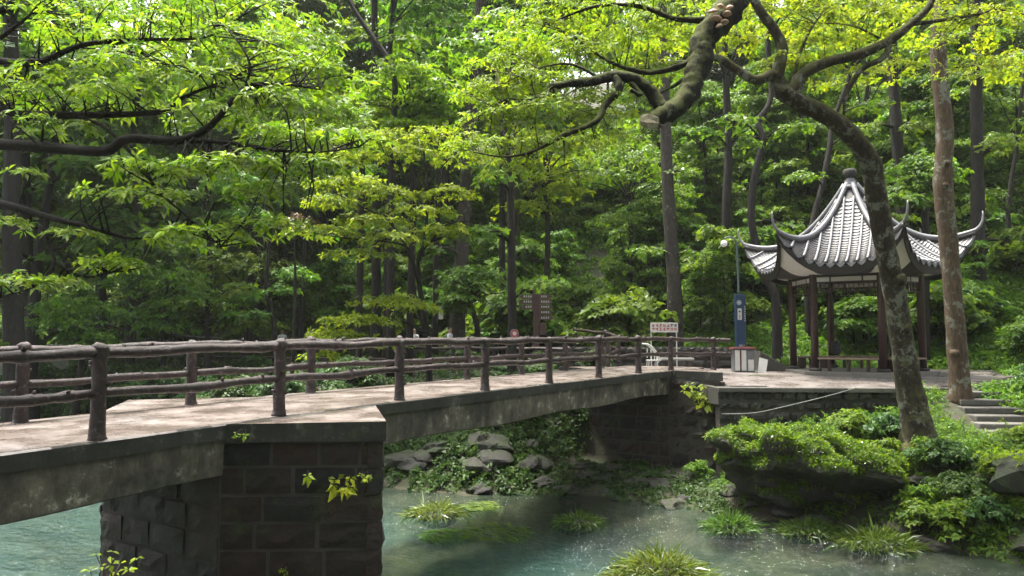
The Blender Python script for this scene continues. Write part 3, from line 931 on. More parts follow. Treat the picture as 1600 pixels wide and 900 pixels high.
V = [roof_pt(-1 + 2 * a / (nu - 1), b / (nb - 1)) for a in range(nu) for b in range(nb)]
V2 = [p - np.array([.02, 0, .07]) for p in V]
g.grid(V, nu, nb); g.grid(V2, nu, nb)
face_me = g.mesh('roof_face', M['roof_dark'])
# fascia board under the eave and plaster soffit
g = Geo(); V = []
for a in range(nu):
    u = -1 + 2 * a / (nu - 1); p = roof_pt(u, 0)
    V += [p + np.array([-.01, 0, -.06]), p + np.array([-.06, 0, -.36 + .06 * abs(u)])]
g.grid(V, nu, 2); V3 = [p - np.array([.04, 0, 0]) for p in V]; g.grid(V3, nu, 2)
fas_me = g.mesh('fascia', M['roof_dark'])
g = Geo(); V = []
for a in range(nu):
    u = -1 + 2 * a / (nu - 1); p = roof_pt(u, 0); q = np.array([RC * .866 + .03, RC * .5 * u, 3.36])
    for t in np.linspace(0, 1, 6):
        e = p + np.array([-.08, 0, -.17])
        m_ = e + (q - e) * t; m_[2] -= .25 * math.sin(math.pi * t) * (.25 + abs(u) ** 3)
        V.append(m_)
g.grid(V, nu, 6); sof_me = g.mesh('soffit', [M['plaster'], M['roof_dark']], smooth=True)
sof_me.polygons.foreach_set('material_index', [1 if 3 <= q // 5 <= 12 else 0 for q in range(len(sof_me.polygons))])
ridge = Geo(); hp = []
for b in np.linspace(.985, 0, 26):
    p = roof_pt(1, b); hp.append(p + np.array([0, 0, .10]))
hp = np.array(hp)
d = hp[-1] - hp[-2]; d /= np.linalg.norm(d); dirh = np.array([.866, .5, 0])
horn = [hp[-1] + dirh * .12 + np.array([0, 0, .12]), hp[-1] + dirh * .2 + np.array([0, 0, .3]), hp[-1] + dirh * .22 + np.array([0, 0, .5]), hp[-1] + dirh * .21 + np.array([0, 0, .62])]
allp = np.vstack([hp, horn]); rad = np.concatenate([np.full(len(hp) - 4, .085), [.08, .075, .07, .06], [.05, .04, .03, .012]])
ridge.tube(allp, rad, 8)
ridge_me = ridge.mesh('hip_ridge', M['roof_rib'], smooth=True)
g = Geo().tube(hp - np.array([0, 0, .1]), .1, 6); under_me = g.mesh('ridge_base', M['roof_dark'], smooth=True)
ro = link('roof', Geo().prism([hexpt(-k, 1.6) for k in range(6)], 3.9, 4.0).mesh('roof', M['roof_dark']), pav)
for k in range(6):
    a = TH0 - R(30) - k * math.pi / 3
    for me, nm in ((face_me, 'roof_face'), (fas_me, 'fascia'), (sof_me, 'soffit'), (ridge_me, 'hip_ridge'), (under_me, 'ridge_base')):
        link(nm, me, ro, rot=(0, 0, a))
    for me in ribs:
        if me: link('tile_rib', me, ro, rot=(0, 0, a))
    for me in chans:
        if me: link('tile_row', me, ro, rot=(0, 0, a))
g = Geo().lathe([(.3, 6.55), (.3, 6.66), (.2, 6.7), (.24, 6.76), (.17, 6.8), (.2, 6.86), (.13, 6.9), (.15, 6.94)], n=18); link('finial_neck', g.mesh('finial_neck', M['roof_rib'], smooth=True), pav)
g = Geo().lathe([(.12, 6.94), (.2, 7.0), (.235, 7.1), (.235, 7.2), (.2, 7.27), (.1, 7.3)], n=18); link('finial', g.mesh('finial', M['wall_stone'], smooth=True), pav)
# black backpack on the rear bench
p = W(1306, 541, 28.1)
bo = np.array([p[0], p[1], .53])
bag = empty('backpack', bo, 'black backpack resting on the rear bench inside the pavilion', 'bag')
bmx = bmesh.new(); bmesh.ops.create_icosphere(bmx, subdivisions=3, radius=1)
for v in bmx.verts:
    c = v.co; k = max(abs(c.x), abs(c.y) * .9, abs(c.z)); c *= (.6 + .4 / max(k, .5) * .7)
    v.co = Vector((c.x * .2, c.y * .13, c.z * .3 + .3 + .0 * c.x))
me = bpy.data.meshes.new('body'); bmx.to_mesh(me); bmx.free(); me.materials.append(M['black']); me.polygons.foreach_set('use_smooth', [True] * len(me.polygons))
link('body', me, bag)
link('strap', Geo().tube([(-.08, -.12, .5), (-.1, -.2, .4), (-.1, -.19, .2), (-.08, -.12, .1)], .018, 6, smooth=4).mesh('strap', M['black']), bag)
link('pocket', Geo().box((0, -.13, .2), (.26, .08, .22)).mesh('pocket', M['black'], bevel=.03), bag)

# ------------------------------------------------------------------ street furniture
# lamp pillar
p = W(1158, 578, 28.2); lo_ = np.array([p[0], 28.2, PLZ(28.2)])
lamp = empty('lamp_pillar', lo_, 'navy blue information pillar with a curved lamp pole on top', 'lamp post')
k = 28.2 / F
zt = lambda y: W(1158, y, 28.2)[2] - lo_[2]
g = Geo().box((0, 0, zt(460) / 2), (15.5 * k, 9 * k, zt(460))); body = link('pillar', g.mesh('pillar', M['blue'], bevel=.02), lamp)
g = Geo().tube([(-.02, .02, zt(462)), (-.03, .02, zt(430)), (-.06, .02, zt(392)), (-.1, .02, zt(377)), (-.26, .02, zt(371)), (-.45, .02, zt(371)), (-.52, .02, zt(374))], [.05, .045, .04, .036, .034, .03, .03], 10, smooth=5)
link('pole', g.mesh('pole', M['green_pole'], smooth=True), lamp)
g = Geo().lathe([(.03, .13), (.09, .11), (.12, .04), (.125, -.02), (.1, -.09), (.04, -.125)], (-.54, .02, zt(381)), 14); link('globe', g.mesh('globe', M['globe'], smooth=True), lamp)
# pillar face marks: round emblem, white notice, a column of small characters
def disc(c, r, y, n=18, r0=0.0):
    V = [(c[0] + rr * math.cos(a), y, c[1] + rr * math.sin(a)) for rr in (r0, r) for a in np.linspace(0, 2 * math.pi, n, endpoint=False)]
    return V, [(j, (j + 1) % n, n + (j + 1) % n, n + j) for j in range(n)]
yf = -4.5 * k - .004
g = Geo().add(*disc((-.06, zt(473)), .085, yf, r0=.062)); g.add(*disc((-.06, zt(473)), .04, yf, r0=.0)); link('emblem', g.mesh('emblem', M['white']), body)
g = Geo().box((-.045, yf, zt(491)), (.15, .006, .42)); no = link('notice', g.mesh('notice', M['white']), lamp)
g = Geo().box((-.045, yf - .005, zt(487)), (.06, .004, .07))
for q in range(3): g.box((-.045, yf - .005, zt(492.5 + q * 2.4)), (.05, .004, .03))
link('print', g.mesh('print', M['dark_print']), no)
g = Geo()
for q in range(7):
    zc = zt(479 + q * 3.6)
    g.box((.15, yf, zc), (.055, .004, .012)); g.box((.15, yf, zc - .028), (.055, .004, .012)); g.box((.15, yf, zc - .014), (.013, .004, .05))
link('lettering', g.mesh('lettering', M['white']), body)
# litter bins
p = W(1161, 580, 27.2); bo = np.array([p[0], 27.2, PLZ(27.2)]); kb = 27.2 / F
bins = empty('litter_bin', bo, 'twin litter bin with white panels and maroon lid in front of pillar', 'bin')
link('body', Geo().box((-.0, 0, .4), (.72, .42, .78)).mesh('body', M['grey'], bevel=.015), bins)
link('panel', Geo().box((-.255, -.222, .42), (.17, .02, .72)).mesh('panel', M['white'], bevel=.006), bins)
link('panel', Geo().box((-.03, -.222, .42), (.17, .02, .72)).mesh('panel', M['white'], bevel=.006), bins)
link('panel', Geo().box((.22, -.222, .25), (.2, .02, .4)).mesh('panel', M['white'], bevel=.006), bins)
link('divider', Geo().box((-.142, -.226, .42), (.05, .03, .74)).mesh('divider', M['maroon'], bevel=.006), bins)
link('flap', Geo().box((.22, -.224, .62), (.24, .02, .26)).mesh('flap', M['grey'], bevel=.006), bins)
link('lid', Geo().box((0, 0, .85), (.86, .54, .08), 0, .9).mesh('lid', M['maroon'], bevel=.02), bins)
link('ashtray', Geo().lathe([(.1, .89), (.12, .9), (.12, .97), (.09, .97)], n=14).mesh('ashtray', M['grey']), bins)
# leaning white board beside the bin
p = W(1190, 580, 27.0)
wb = link('leaning_board', Geo().box((0, 0, .25), (.3, .04, .56)).mesh('leaning_board', M['white'], bevel=.006), None, (p[0], 27.0, PLZ(27) - .01), (R(-18), R(16), 0))
tag(wb, 'small white board leaning beside the litter bin', 'board')
# grey ramp block behind it
p0, p1 = W(1186, 548, 28.0), W(1238, 580, 27.6)
g = Geo().prism([(p0[0], 27.9), (p1[0], 27.6), (p1[0], 28.5), (p0[0], 28.8)], -.3, [p0[2], p1[2] + .06, p1[2] + .06, p0[2]])
tag(link('stair_wing', g.mesh('stair_wing', M['wall_stone'], bevel=.03)), 'sloping grey stone stair wing right of the litter bin', 'stair wing')
# brown direction sign
Yd = 31.0; ks = Yd / F
p = W(838, 560, Yd); po = np.array([p[0], Yd, on(p[0], Yd)])
sg = empty('direction_sign', po, 'brown wooden direction sign with arrow boards beside thin trunk', 'sign')
zs_ = lambda y: W(838, y, Yd)[2] - po[2]
link('post', Geo().box((0, 0, zs_(452) / 2), (.26, .2, zs_(452))).mesh('post', M['brown_sign'], bevel=.02), sg)
def arrow(y, side, L):
    g = Geo(); h = .19; z = zs_(y)
    x0 = .1 * side; x1 = x0 + L * side; x2 = x1 + .14 * side
    pts = [(x0, z - h / 2), (x1, z - h / 2), (x2, z), (x1, z + h / 2), (x0, z + h / 2)]
    if side < 0: pts = pts[::-1]
    n = 5
    V = [(a, -.16, b) for a, b in pts] + [(a, -.11, b) for a, b in pts]
    g.add(V, [tuple(range(n)), tuple(range(2 * n - 1, n - 1, -1))] + [((q + 1) % n, q, n + q, n + (q + 1) % n) for q in range(n)])
    b = link('arrow_board', g.mesh('arrow_board', M['brown_sign']), sg)
    t = Geo(); r_ = random.Random(int(y))
    x = x0 + .12 * side
    while abs(x) < abs(x1) - .05:
        t.box((x, -.165, z + .035), (.055, .004, .03)); t.box((x, -.165, z - .01), (.06, .004, .022)); t.box((x, -.165, z + .01), (.02, .004, .08))
        x += .09 * side
    link('lettering', t.mesh('lettering', M['white']), b)
for y, sd_, L in ((464, 1, .42), (472, 1, .46), (480, 1, .46), (488.5, 1, .44), (497, 1, .46), (464, -1, .46), (472, -1, .5), (480, -1, .42)): arrow(y, sd_, L)
link('info_panel', Geo().box((.25, -.14, zs_(514)), (.26, .05, .5)).mesh('info_panel', M['brown_sign'], bevel=.02), sg)
# white notice board with red characters on two legs
Yd = 30.4; p = W(1038, 520, Yd); no = np.array([p[0], Yd, on(p[0], Yd + .6)])
nb_ = empty('notice_board', no, 'white notice board with red characters on slim white legs', 'sign', rz=.12)
zz = lambda y: W(1038, y, Yd)[2] - no[2]
k = Yd / F
bd = link('board', Geo().box((0, 0, (zz(504.5) + zz(519)) / 2), (44 * k, .05, 15 * k)).mesh('board', M['white'], bevel=.01), nb_)
for x in (-21, 20):
    link('leg', Geo().tube([(x * k, .03, -.3), (x * k, .03, zz(506))], .025, 8).mesh('leg', M['white']), nb_)
for rowi, yv in enumerate((508.5, 514.5)):
    for q in range(7):
        g = Geo(); r_ = random.Random(q + rowi * 20); cx = (-18 + q * 6) * k; cz = zz(yv); yq = -.029
        for _ in range(3): g.box((cx + r_.uniform(-.02, .02), yq, cz + r_.uniform(-.05, .05)), (.1, .004, .016))
        for _ in range(2): g.box((cx + r_.uniform(-.04, .04), yq - .002, cz), (.016, .004, .12))
        link('character', g.mesh('character', M['dark_print'] if (q > 4 and rowi == 0) else M['red_print']), bd)
# stone bench in front of the slope wall
p = W(1058, 572, 29.6); so_ = np.array([p[0], 29.6, 0.0])
sb = empty('stone_bench', so_, 'plain pale stone bench before the low dark wall', 'bench')
zb_ = W(1058, 561, 29.6)[2]
link('seat', Geo().box((0, 0, zb_), (1.25, .42, .09)).mesh('seat', M['pale_stone'], bevel=.015), sb)
for x in (-.45, .45): link('leg', Geo().box((x, 0, zb_ / 2 - .05), (.14, .34, zb_ + .02)).mesh('leg', M['wall_stone'], bevel=.01), sb)
# white metal chair with curved arm
p = W(1013, 577, 28.9); co_ = np.array([p[0], 28.9, .0])
ch = empty('metal_chair', co_, 'white curved metal garden chair near the bridge end', 'chair')
zc = lambda y: W(1013, y, 28.9)[2]
for yv in (-.2, .2):
    link('side_frame', Geo().tube([(-.2, yv, zc(537)), (.05, yv, zc(540)), (.3, yv, zc(552)), (.38, yv, zc(562)), (.3, yv, zc(568)), (.36, yv, zc(577))], .032, 8, smooth=4).mesh('side_frame', M['white'], smooth=True), ch)
link('seat', Geo().box((.2, 0, zc(563)), (.5, .46, .04)).mesh('seat', M['white'], bevel=.01), ch)
for x in (0.0, .14, .28): link('slat', Geo().box((.0 + x, .2, zc(552) - x * .3), (.035, .03, .35)).mesh('slat', M['white']), ch)
for yv in (-.2, .2): link('leg', Geo().tube([(0, yv, zc(563)), (-.04, yv, 0)], .024, 6).mesh('leg', M['white']), ch)
# cable across the retaining wall
cpts = [W(1128, 647, 22.0), W(1180, 645, 21.75), W(1240, 632, 21.75), W(1300, 617, 21.72), W(1338, 606, 21.8)]
tag(link('cable', Geo().tube(cpts, .013, 6, smooth=6).mesh('cable', M['cable'], smooth=True)), 'thin grey cable strung across the retaining wall face', 'cable')
# pale dressed stone at the water
p = W(1086, 752, 22.4)
g = Geo().prism([(-.34, -.12), (.3, -.15), (.34, .15), (-.3, .14)], 0, [.42, .2, .24, .4])
tag(link('pale_block', g.mesh('pale_block', M['pale_stone'], bevel=.05), None, (p[0], 22.0, p[2] - .02)), 'pale angular stone lying at the foot of the far pier', 'stone')
# white slip of paper sign on a trunk far behind, round badge on the thin trunk
p = W(689, 489, 33.5)
tag(link('trunk_notice', Geo().box((0, 0, 0), (.2, .03, .55)).mesh('trunk_notice', M['white'], bevel=.005), None, p), 'white notice strip hanging on a trunk behind the bridge', 'notice')
p = W(804, 521, 25.55)
g = Geo().add(*disc((0, 0), .14, 0)); g.add(*disc((0, 0), .14, .03)); 
bdg = empty('round_badge', (p[0], 25.55, p[2]), 'round red and white badge fixed to the thin dark trunk', 'badge')
V, Fs = disc((0, 0), .14, 0); V2, _ = disc((0, 0), .14, .04)
link('plate', Geo().lathe([(.14, 0), (.14, .03)], n=18).mesh('plate', M['white']), bdg, rot=(math.pi / 2, 0, 0))
V, Fs = disc((0, 0), .13, -.036, r0=.07); link('ring', Geo().add(V, Fs).mesh('ring', M['red_print']), bdg)

# ------------------------------------------------------------------ people on the far path
def person(x, Y, zf, label, yaw, stride=.12, arm=.1):
    e = empty('person', (x, Y, zf), label, 'person', rz=yaw)
    J = {'pel': (0, 0, .92), 'wst': (0, .0, 1.08), 'chs': (0, .01, 1.3), 'nck': (0, 0, 1.47), 'hd0': (0, -.01, 1.56), 'hd1': (0, -.015, 1.66), 'hd2': (0, -.01, 1.72)}
    Rd = {'pel': .15, 'wst': .13, 'chs': .155, 'nck': .06, 'hd0': .075, 'hd1': .095, 'hd2': .07}
    E = [('pel', 'wst'), ('wst', 'chs'), ('chs', 'nck'), ('nck', 'hd0'), ('hd0', 'hd1'), ('hd1', 'hd2')]
    for sd, sg_ in (('l', -1), ('r', 1)):
        f = stride * sg_
        for nm, co, r in (('hip', (.09 * sg_, 0, .86), .11), ('kne', (.1 * sg_, -f * .8 - .02, .48), .068), ('ank', (.1 * sg_, -f * .9 + .06 + abs(f) * .2, .1), .045), ('toe', (.11 * sg_, -f * .9 - .12, .05), .038),
                          ('sho', (.18 * sg_, 0, 1.4), .068), ('elb', (.23 * sg_, .03 + f * .4, 1.13), .05), ('wri', (.22 * sg_, -arm + f * .8, .92), .034), ('hnd', (.21 * sg_, -arm - .06 + f * .9, .85), .036)):
            J[nm + sd] = co; Rd[nm + sd] = r
        E += [('pel', 'hip' + sd), ('hip' + sd, 'kne' + sd), ('kne' + sd, 'ank' + sd), ('ank' + sd, 'toe' + sd), ('chs', 'sho' + sd), ('sho' + sd, 'elb' + sd), ('elb' + sd, 'wri' + sd), ('wri' + sd, 'hnd' + sd)]
    ks_ = list(J); me = bpy.data.meshes.new('body_skel')
    me.from_pydata([J[q] for q in ks_], [(ks_.index(a), ks_.index(b)) for a, b in E], [])
    o = bpy.data.objects.new('body_skel', me); COL.objects.link(o)
    md = o.modifiers.new('s', 'SKIN'); sv_ = me.skin_vertices[0].data
    for q, nm in enumerate(ks_): sv_[q].radius = (Rd[nm], Rd[nm] * (.75 if nm in ('pel', 'wst', 'chs') else 1)); sv_[q].use_root = nm == 'pel'
    o.modifiers.new('u', 'SUBSURF').levels = 2
    dg = bpy.context.evaluated_depsgraph_get()
    m2 = bpy.data.meshes.new_from_object(o.evaluated_get(dg)); m2.name = 'body'
    bpy.data.objects.remove(o)
    m2.materials.clear()
    for q in ('skin', 'shirt', 'trousers', 'black'): m2.materials.append(M[q])
    idx = []
    for p in m2.polygons:
        c = p.center
        if c.z < .09: q = 3
        elif c.z < .98 and abs(c.x) < .19: q = 2
        elif c.z > 1.46 or c.z < 1.12 and abs(c.x) > .17: q = 0
        else: q = 1
        idx.append(q)
    m2.polygons.foreach_set('material_index', idx); m2.polygons.foreach_set('use_smooth', [True] * len(idx))
    link('body', m2, e)
    bmx = bmesh.new(); bmesh.ops.create_icosphere(bmx, subdivisions=2, radius=1)
    for v in bmx.verts:
        c = v.co
        if c.y < -.35 and c.z < .45: c.y = -.35
        v.co = Vector((c.x * .093, c.y * .105 + .012, max(c.z, -.55) * .1 + 1.69))
    me = bpy.data.meshes.new('hair'); bmx.to_mesh(me); bmx.free(); me.materials.append(M['hair']); me.polygons.foreach_set('use_smooth', [True] * len(me.polygons))
    link('hair', me, e)
for px_, Y_, hy, lab, yaw, stv in ((441, 40, 511, 'person in a white shirt standing by the far fence, leftmost', .5, .04), (648, 38, 524, 'person in white half hidden behind the foreground railing, middle of three', -.6, .1), (703, 33, 517, 'walker in white shirt and dark trousers on the far path', 1.2, .2)):
    p = W(px_, hy, Y_); person(p[0], Y_, on(p[0], Y_) - .01, lab, yaw, stv)

# ------------------------------------------------------------------ tree builders
def grow(seed, H, r0, first, nb, spread, padr, flat=.28, size=.13, nros=110, tint=(.2, .9), k=7, lean=(0, 0), wid=.3, multi=1, curve=.25, rise=.35, top=True, sides=9):
    """Tapered trunk with limbs, leaf pads at the limb ends. Returns (Geo, Leaves) about the origin."""
    r = random.Random(seed); g = Geo(); L = Leaves()
    for m_ in range(multi):
        bx, by = (r.uniform(-.25, .25), r.uniform(-.25, .25)) if multi > 1 else (0, 0)
        n = 7; pts = []
        a1, a2 = r.uniform(0, 6.28), r.uniform(0, 6.28)
        hx, hy = lean[0] + (r.uniform(-.25, .25) * H if multi > 1 else 0), lean[1] + (r.uniform(-.25, .25) * H if multi > 1 else 0)
        for q in range(n):
            t = q / (n - 1)
            pts.append((bx + hx * t + curve * math.sin(t * 4 + a1) * t, by + hy * t + curve * math.sin(t * 5 + a2) * t, H * t - (.3 if q == 0 else 0)))
        rad = [r0 * (1.35 if q == 0 else 1) * (1 - .8 * q / (n - 1)) for q in range(n)]
        g.tube(pts, rad, sides, .06, smooth=3, rs=r)
        sm = catmull(pts, 6)
        for b in range(nb):
            t = first + (1 - first) * ((b + r.uniform(0, .8)) / nb)
            base = sm[min(len(sm) - 1, int(t * (len(sm) - 1)))]
            az = b * 2.4 + r.uniform(-.6, .6) + seed
            ln = spread * (1 - .55 * (t - first) / (1 - first + 1e-6)) * r.uniform(.65, 1.15)
            end = base + np.array([math.cos(az) * ln, math.sin(az) * ln, ln * rise * r.uniform(.3, 1.4)])
            mid = base + (end - base) * .5 + np.array([r.uniform(-.1, .1) * ln, r.uniform(-.1, .1) * ln, .12 * ln])
            rb_ = max(.012, r0 * (1 - .75 * t) * .45)
            g.tube([base, mid, end], [rb_, rb_ * .65, rb_ * .25], 6, .05, smooth=3, rs=r)
            pr = padr * r.uniform(.7, 1.25)
            L.pad(end, pr, pr, pr * flat, nros * (pr / padr) ** 2, size, k, tint, wid)
            for _ in range(2):
                e2 = mid + np.array([r.uniform(-.6, .6) * pr, r.uniform(-.6, .6) * pr, r.uniform(.05, .4) * pr])
                g.tube([mid, (mid + e2) / 2 + np.array([0, 0, .05 * pr]), e2], [rb_ * .4, rb_ * .25, rb_ * .12], 5, .05, rs=r)
                L.pad(e2, pr * .6, pr * .6, pr * .6 * flat, nros * .3, size, k, tint, wid)
        if top:
            L.pad(sm[-1], padr, padr, padr * .4, nros, size, k, tint, wid)
    return g, L
def tree_proto(name, label, cat, group, gl, bark, leaf):
    g, L = gl
    e = empty(name, (0, 0, 0), label, cat, group)
    link('trunk', g.mesh('trunk', bark, smooth=True), e)
    c = link('crown', L.mesh('crown', leaf), e); c['kind'] = 'stuff'
    return e
def put(e, x, y, rz=0, sc=1.0, sink=.15, used=set()):
    o = e if e.name not in used and not used.add(e.name) else copy_tree(e)
    o.location = (x, y, on(x, y) - sink); o.rotation_euler = (0, 0, rz); o.scale = (sc, sc, sc)
    if o.get('kin') is None: o['kin'] = o['label']
    pxx = PX((x, y, on(x, y) + 1))[0] if y > 3 else 800
    side = next(t for lim_, t in ((0, 'beyond the left edge'), (220, 'at the far left'), (430, 'left of the layered lime tree'), (640, 'behind the layered lime tree'), (830, 'behind the middle of the bridge'), (1000, 'behind the far end of the bridge'), (1150, 'left of the lamp pillar'), (1290, 'left of the pavilion'), (1480, 'behind the pavilion'), (1600, 'right of the pavilion'), (9e9, 'beyond the right edge')) if pxx < lim_)
    o['label'] = o['kin'].replace('@', ('low' if y < 38 else 'midway up' if y < 50 else 'high') + ' on the wooded slope' if 'slope' in (o.get('group') or '') else '') .replace('#', side).replace('  ', ' ').replace('midway up on', 'midway up').strip()
    return o

# ------------------------------------------------------------------ hand-placed trees
def hero(name, label, cat, bark, stems, pads=(), leaf='leaf_young', size=.12, k=7, wid=.3, tint=(.2, .95), twigs=0, base=None, sides=12, extra=None, rough=.06, group=None, dens=1.0, droop=.15):
    """stems: lists of (pixel x, pixel y, depth, radius); pads: (px, py, depth, rx px, ry px, rosettes[, depth radius m])."""
    g = Geo(); L = Leaves(); samples = []
    for st in stems:
        pts = [W(a, b, c) if c > 0 else np.array(b) for a, b, c, d in st]
        rad = [d for a, b, c, d in st]
        g.tube(pts, rad, sides if max(rad) > .05 else 7, rough, smooth=5)
        samples.append(catmull(pts, 6))
    if extra: extra(g)
    S = np.vstack(samples)
    for pd in pads:
        a, b, c, rx, ry, n = pd[:6]
        kx = c / F; dr = pd[6] if len(pd) > 6 else rx * kx * .8
        L.pad(W(a, b, c), rx * kx, dr, ry * kx, n * dens, size, k, tint, wid, dome=.8, droop=droop)
    o = np.array(base if base is not None else samples[0][0])
    e = empty(name, o, label, cat, group)
    if twigs and L.ros:
        C = np.vstack(L.ros); r_ = random.Random(3); cnt = {}
        for q in range(0, len(C), twigs):
            dd = np.linalg.norm(S - C[q], axis=1); m_ = int((dd + rng.uniform(0, .5, len(dd))).argmin())
            if dd[m_] > 1.3 or cnt.get(m_, 0) >= 3: continue
            cnt[m_] = cnt.get(m_, 0) + 1
            a, b = S[m_], C[q]; md = (a + b) / 2 + np.array([r_.uniform(-.12, .12), r_.uniform(-.12, .12), r_.uniform(-.02, .12)]) * dd[m_]
            g.tube([a, md, b], [.011, .007, .003], 4, 0, cap=False, smooth=2)
    link('trunk', g.mesh('trunk', bark, o, smooth=True), e)
    if L.p:
        c = link('crown', L.mesh('crown', M[leaf], o), e); c['kind'] = 'stuff'
    return e

# near tree at the left: its trunk stands outside the frame
TL = (-11.2, 9.6)
zl = on(*TL)
lt = [(0, (TL[0], TL[1], zl - .2), 0, .34), (0, (TL[0] + .1, TL[1], 1.5), 0, .28), (0, (TL[0] + .2, TL[1] - .1, 3.2), 0, .24), (0, (TL[0] + .1, TL[1] - .4, 5.5), 0, .18), (0, (TL[0] - .2, TL[1] - .4, 8.5), 0, .1)]
def lim(z, *rest): return [(0, (TL[0] + .1, TL[1] - .1, z), 0, .12)] + list(rest)
stems = [lt,
    lim(1.9, (-160, 228, 8.8, .085), (0, 226, 8.3, .065), (90, 232, 8.1, .058), (165, 236, 8.0, .054), (200, 217, 7.9, .05), (280, 219, 7.8, .046), (330, 195, 7.8, .036), (380, 140, 7.9, .028), (430, 130, 8.0, .018), (500, 140, 8.2, .008)),
    [(290, 219, 7.8, .03), (350, 222, 7.7, .024), (420, 233, 7.6, .018), (490, 238, 7.6, .012), (560, 230, 7.6, .006)],
    lim(2.6, (-120, 140, 9.0, .08), (0, 168, 8.6, .055), (30, 178, 8.5, .05), (120, 180, 8.4, .044), (250, 175, 8.3, .03), (280, 155, 8.3, .022), (340, 130, 8.4, .012)),
    lim(3.2, (-100, 80, 9.0, .06), (0, 95, 8.6, .04), (60, 97, 8.5, .036), (130, 70, 8.4, .03), (220, 62, 8.4, .022), (310, 60, 8.4, .014), (350, 45, 8.4, .007)),
    [(190, 66, 8.4, .018), (240, 92, 8.3, .015), (300, 113, 8.2, .011), (370, 118, 8.2, .006)],
    [(120, 180, 8.4, .025), (165, 200, 8.2, .02), (210, 245, 8.0, .017), (250, 300, 7.8, .014), (300, 345, 7.7, .01), (345, 385, 7.6, .005)],
    lim(1.3, (-140, 290, 8.6, .06), (0, 318, 8.2, .045), (70, 338, 8.0, .036), (140, 355, 7.9, .025), (200, 372, 7.9, .014), (250, 370, 7.9, .006)),
    [(72, 338, 8.0, .024), (75, 380, 7.9, .02), (85, 410, 7.8, .017), (60, 445, 7.7, .01), (0, 465, 7.7, .006)],
    [(85, 410, 7.8, .012), (130, 432, 7.8, .008), (180, 425, 7.8, .004)],
    [(385, 135, 7.9, .02), (390, 100, 7.9, .014), (375, 70, 7.9, .009), (350, 40, 8, .005)],
    [(0, 20, 9, .05), (60, -20, 9, .04), (200, -60, 9, .03), (420, -60, 9, .012)],
    [(0, 60, 9, .03), (20, 45, 9, .025), (45, 25, 8.9, .014), (52, 15, 8.9, .008)]]
pads = []
for row in [(70, 20, 9.2, 130, 34, 90), (220, 30, 9, 150, 38, 120), (380, 20, 9, 130, 38, 110), (470, 70, 9, 80, 34, 70), (310, 70, 8.6, 140, 30, 110), (150, 60, 8.5, 100, 20, 50),
            (430, 110, 8.6, 100, 34, 90), (515, 120, 8.8, 60, 34, 60), (90, 125, 8.5, 110, 22, 70), (220, 110, 8.3, 120, 26, 80), (330, 125, 8.2, 110, 22, 70), (60, 150, 8.6, 70, 16, 40),
            (430, 165, 8.2, 110, 26, 80), (520, 175, 8.4, 70, 30, 55), (170, 150, 8.3, 110, 20, 60), (340, 175, 8.0, 80, 14, 40), (80, 195, 8.3, 70, 14, 34),
            (250, 262, 7.8, 90, 18, 60), (360, 258, 7.7, 100, 22, 70), (460, 215, 7.8, 80, 20, 50), (215, 305, 7.8, 80, 12, 45), (400, 300, 7.7, 60, 20, 36), (310, 365, 7.6, 95, 11, 60), (420, 352, 7.7, 90, 13, 44),
            (175, 412, 7.8, 62, 11, 42), (45, 440, 7.7, 75, 15, 50), (20, 350, 8.0, 40, 12, 18), (110, 362, 7.9, 40, 10, 16), (540, 215, 7.8, 70, 16, 40), (510, 255, 7.7, 60, 12, 30), (40, 270, 8, 30, 8, 8)]:
    pads.append(row)
hero('broadleaf_tree', 'near tree reaching in from the left with bright lime leaf sprays', 'tree', M['bark_dark'], stems, pads, 'leaf_young', .105, 8, .165, (.15, 1), twigs=3, dens=1.5, base=(TL[0], TL[1], zl), droop=.12)

# leaning tree in front of the pavilion
B = W(1436, 668, 18.6); B[2] = on(B[0], B[1]) - .1
stems = [[(0, tuple(B), 0, .5), (1432, 660, 18.55, .36), (1418, 590, 18.5, .29), (1400, 470, 18.3, .25), (1384, 390, 18.0, .24), (1368, 300, 17.6, .235), (1360, 255, 17.3, .23), (1330, 212, 17.0, .22), (1290, 180, 16.8, .2), (1245, 158, 16.6, .19), (1218, 140, 16.5, .19)],
    [(1224, 148, 16.5, .17), (1210, 118, 16.5, .14), (1180, 125, 16.4, .10), (1150, 108, 16.4, .095), (1118, 90, 16.3, .085), (1085, 98, 16.3, .08), (1040, 100, 16.2, .065), (990, 108, 16.2, .05), (930, 125, 16.2, .03), (880, 150, 16.2, .012)],
    [(1212, 125, 16.5, .15), (1222, 80, 16.5, .13), (1212, 50, 16.5, .11), (1190, 20, 16.4, .1), (1175, -10, 16.4, .1), (1150, -90, 16.3, .07), (1180, -200, 16.4, .03)],
    [(1240, 148, 16.6, .16), (1252, 118, 16.6, .13), (1290, 98, 16.6, .12), (1345, 84, 16.6, .11), (1392, 62, 16.6, .10), (1420, 40, 16.6, .09), (1450, 12, 16.6, .075), (1470, -30, 16.6, .05), (1520, -120, 16.6, .02)],
    [(1390, 68, 16.6, .07), (1380, 90, 16.6, .065), (1345, 110, 16.7, .06), (1322, 150, 16.8, .05), (1318, 190, 16.9, .02)],
    [(1425, 38, 16.6, .05), (1480, 30, 16.8, .045), (1530, 22, 17, .03), (1560, 15, 17, .02), (1610, 25, 17, .01)],
    [(1235, 150, 16.6, .05), (1245, 100, 16.9, .04), (1262, 55, 17, .03), (1285, 20, 17, .012)],
    [(1375, 60, 16.9, .03), (1330, 40, 17, .02), (1270, 35, 17, .008)]]
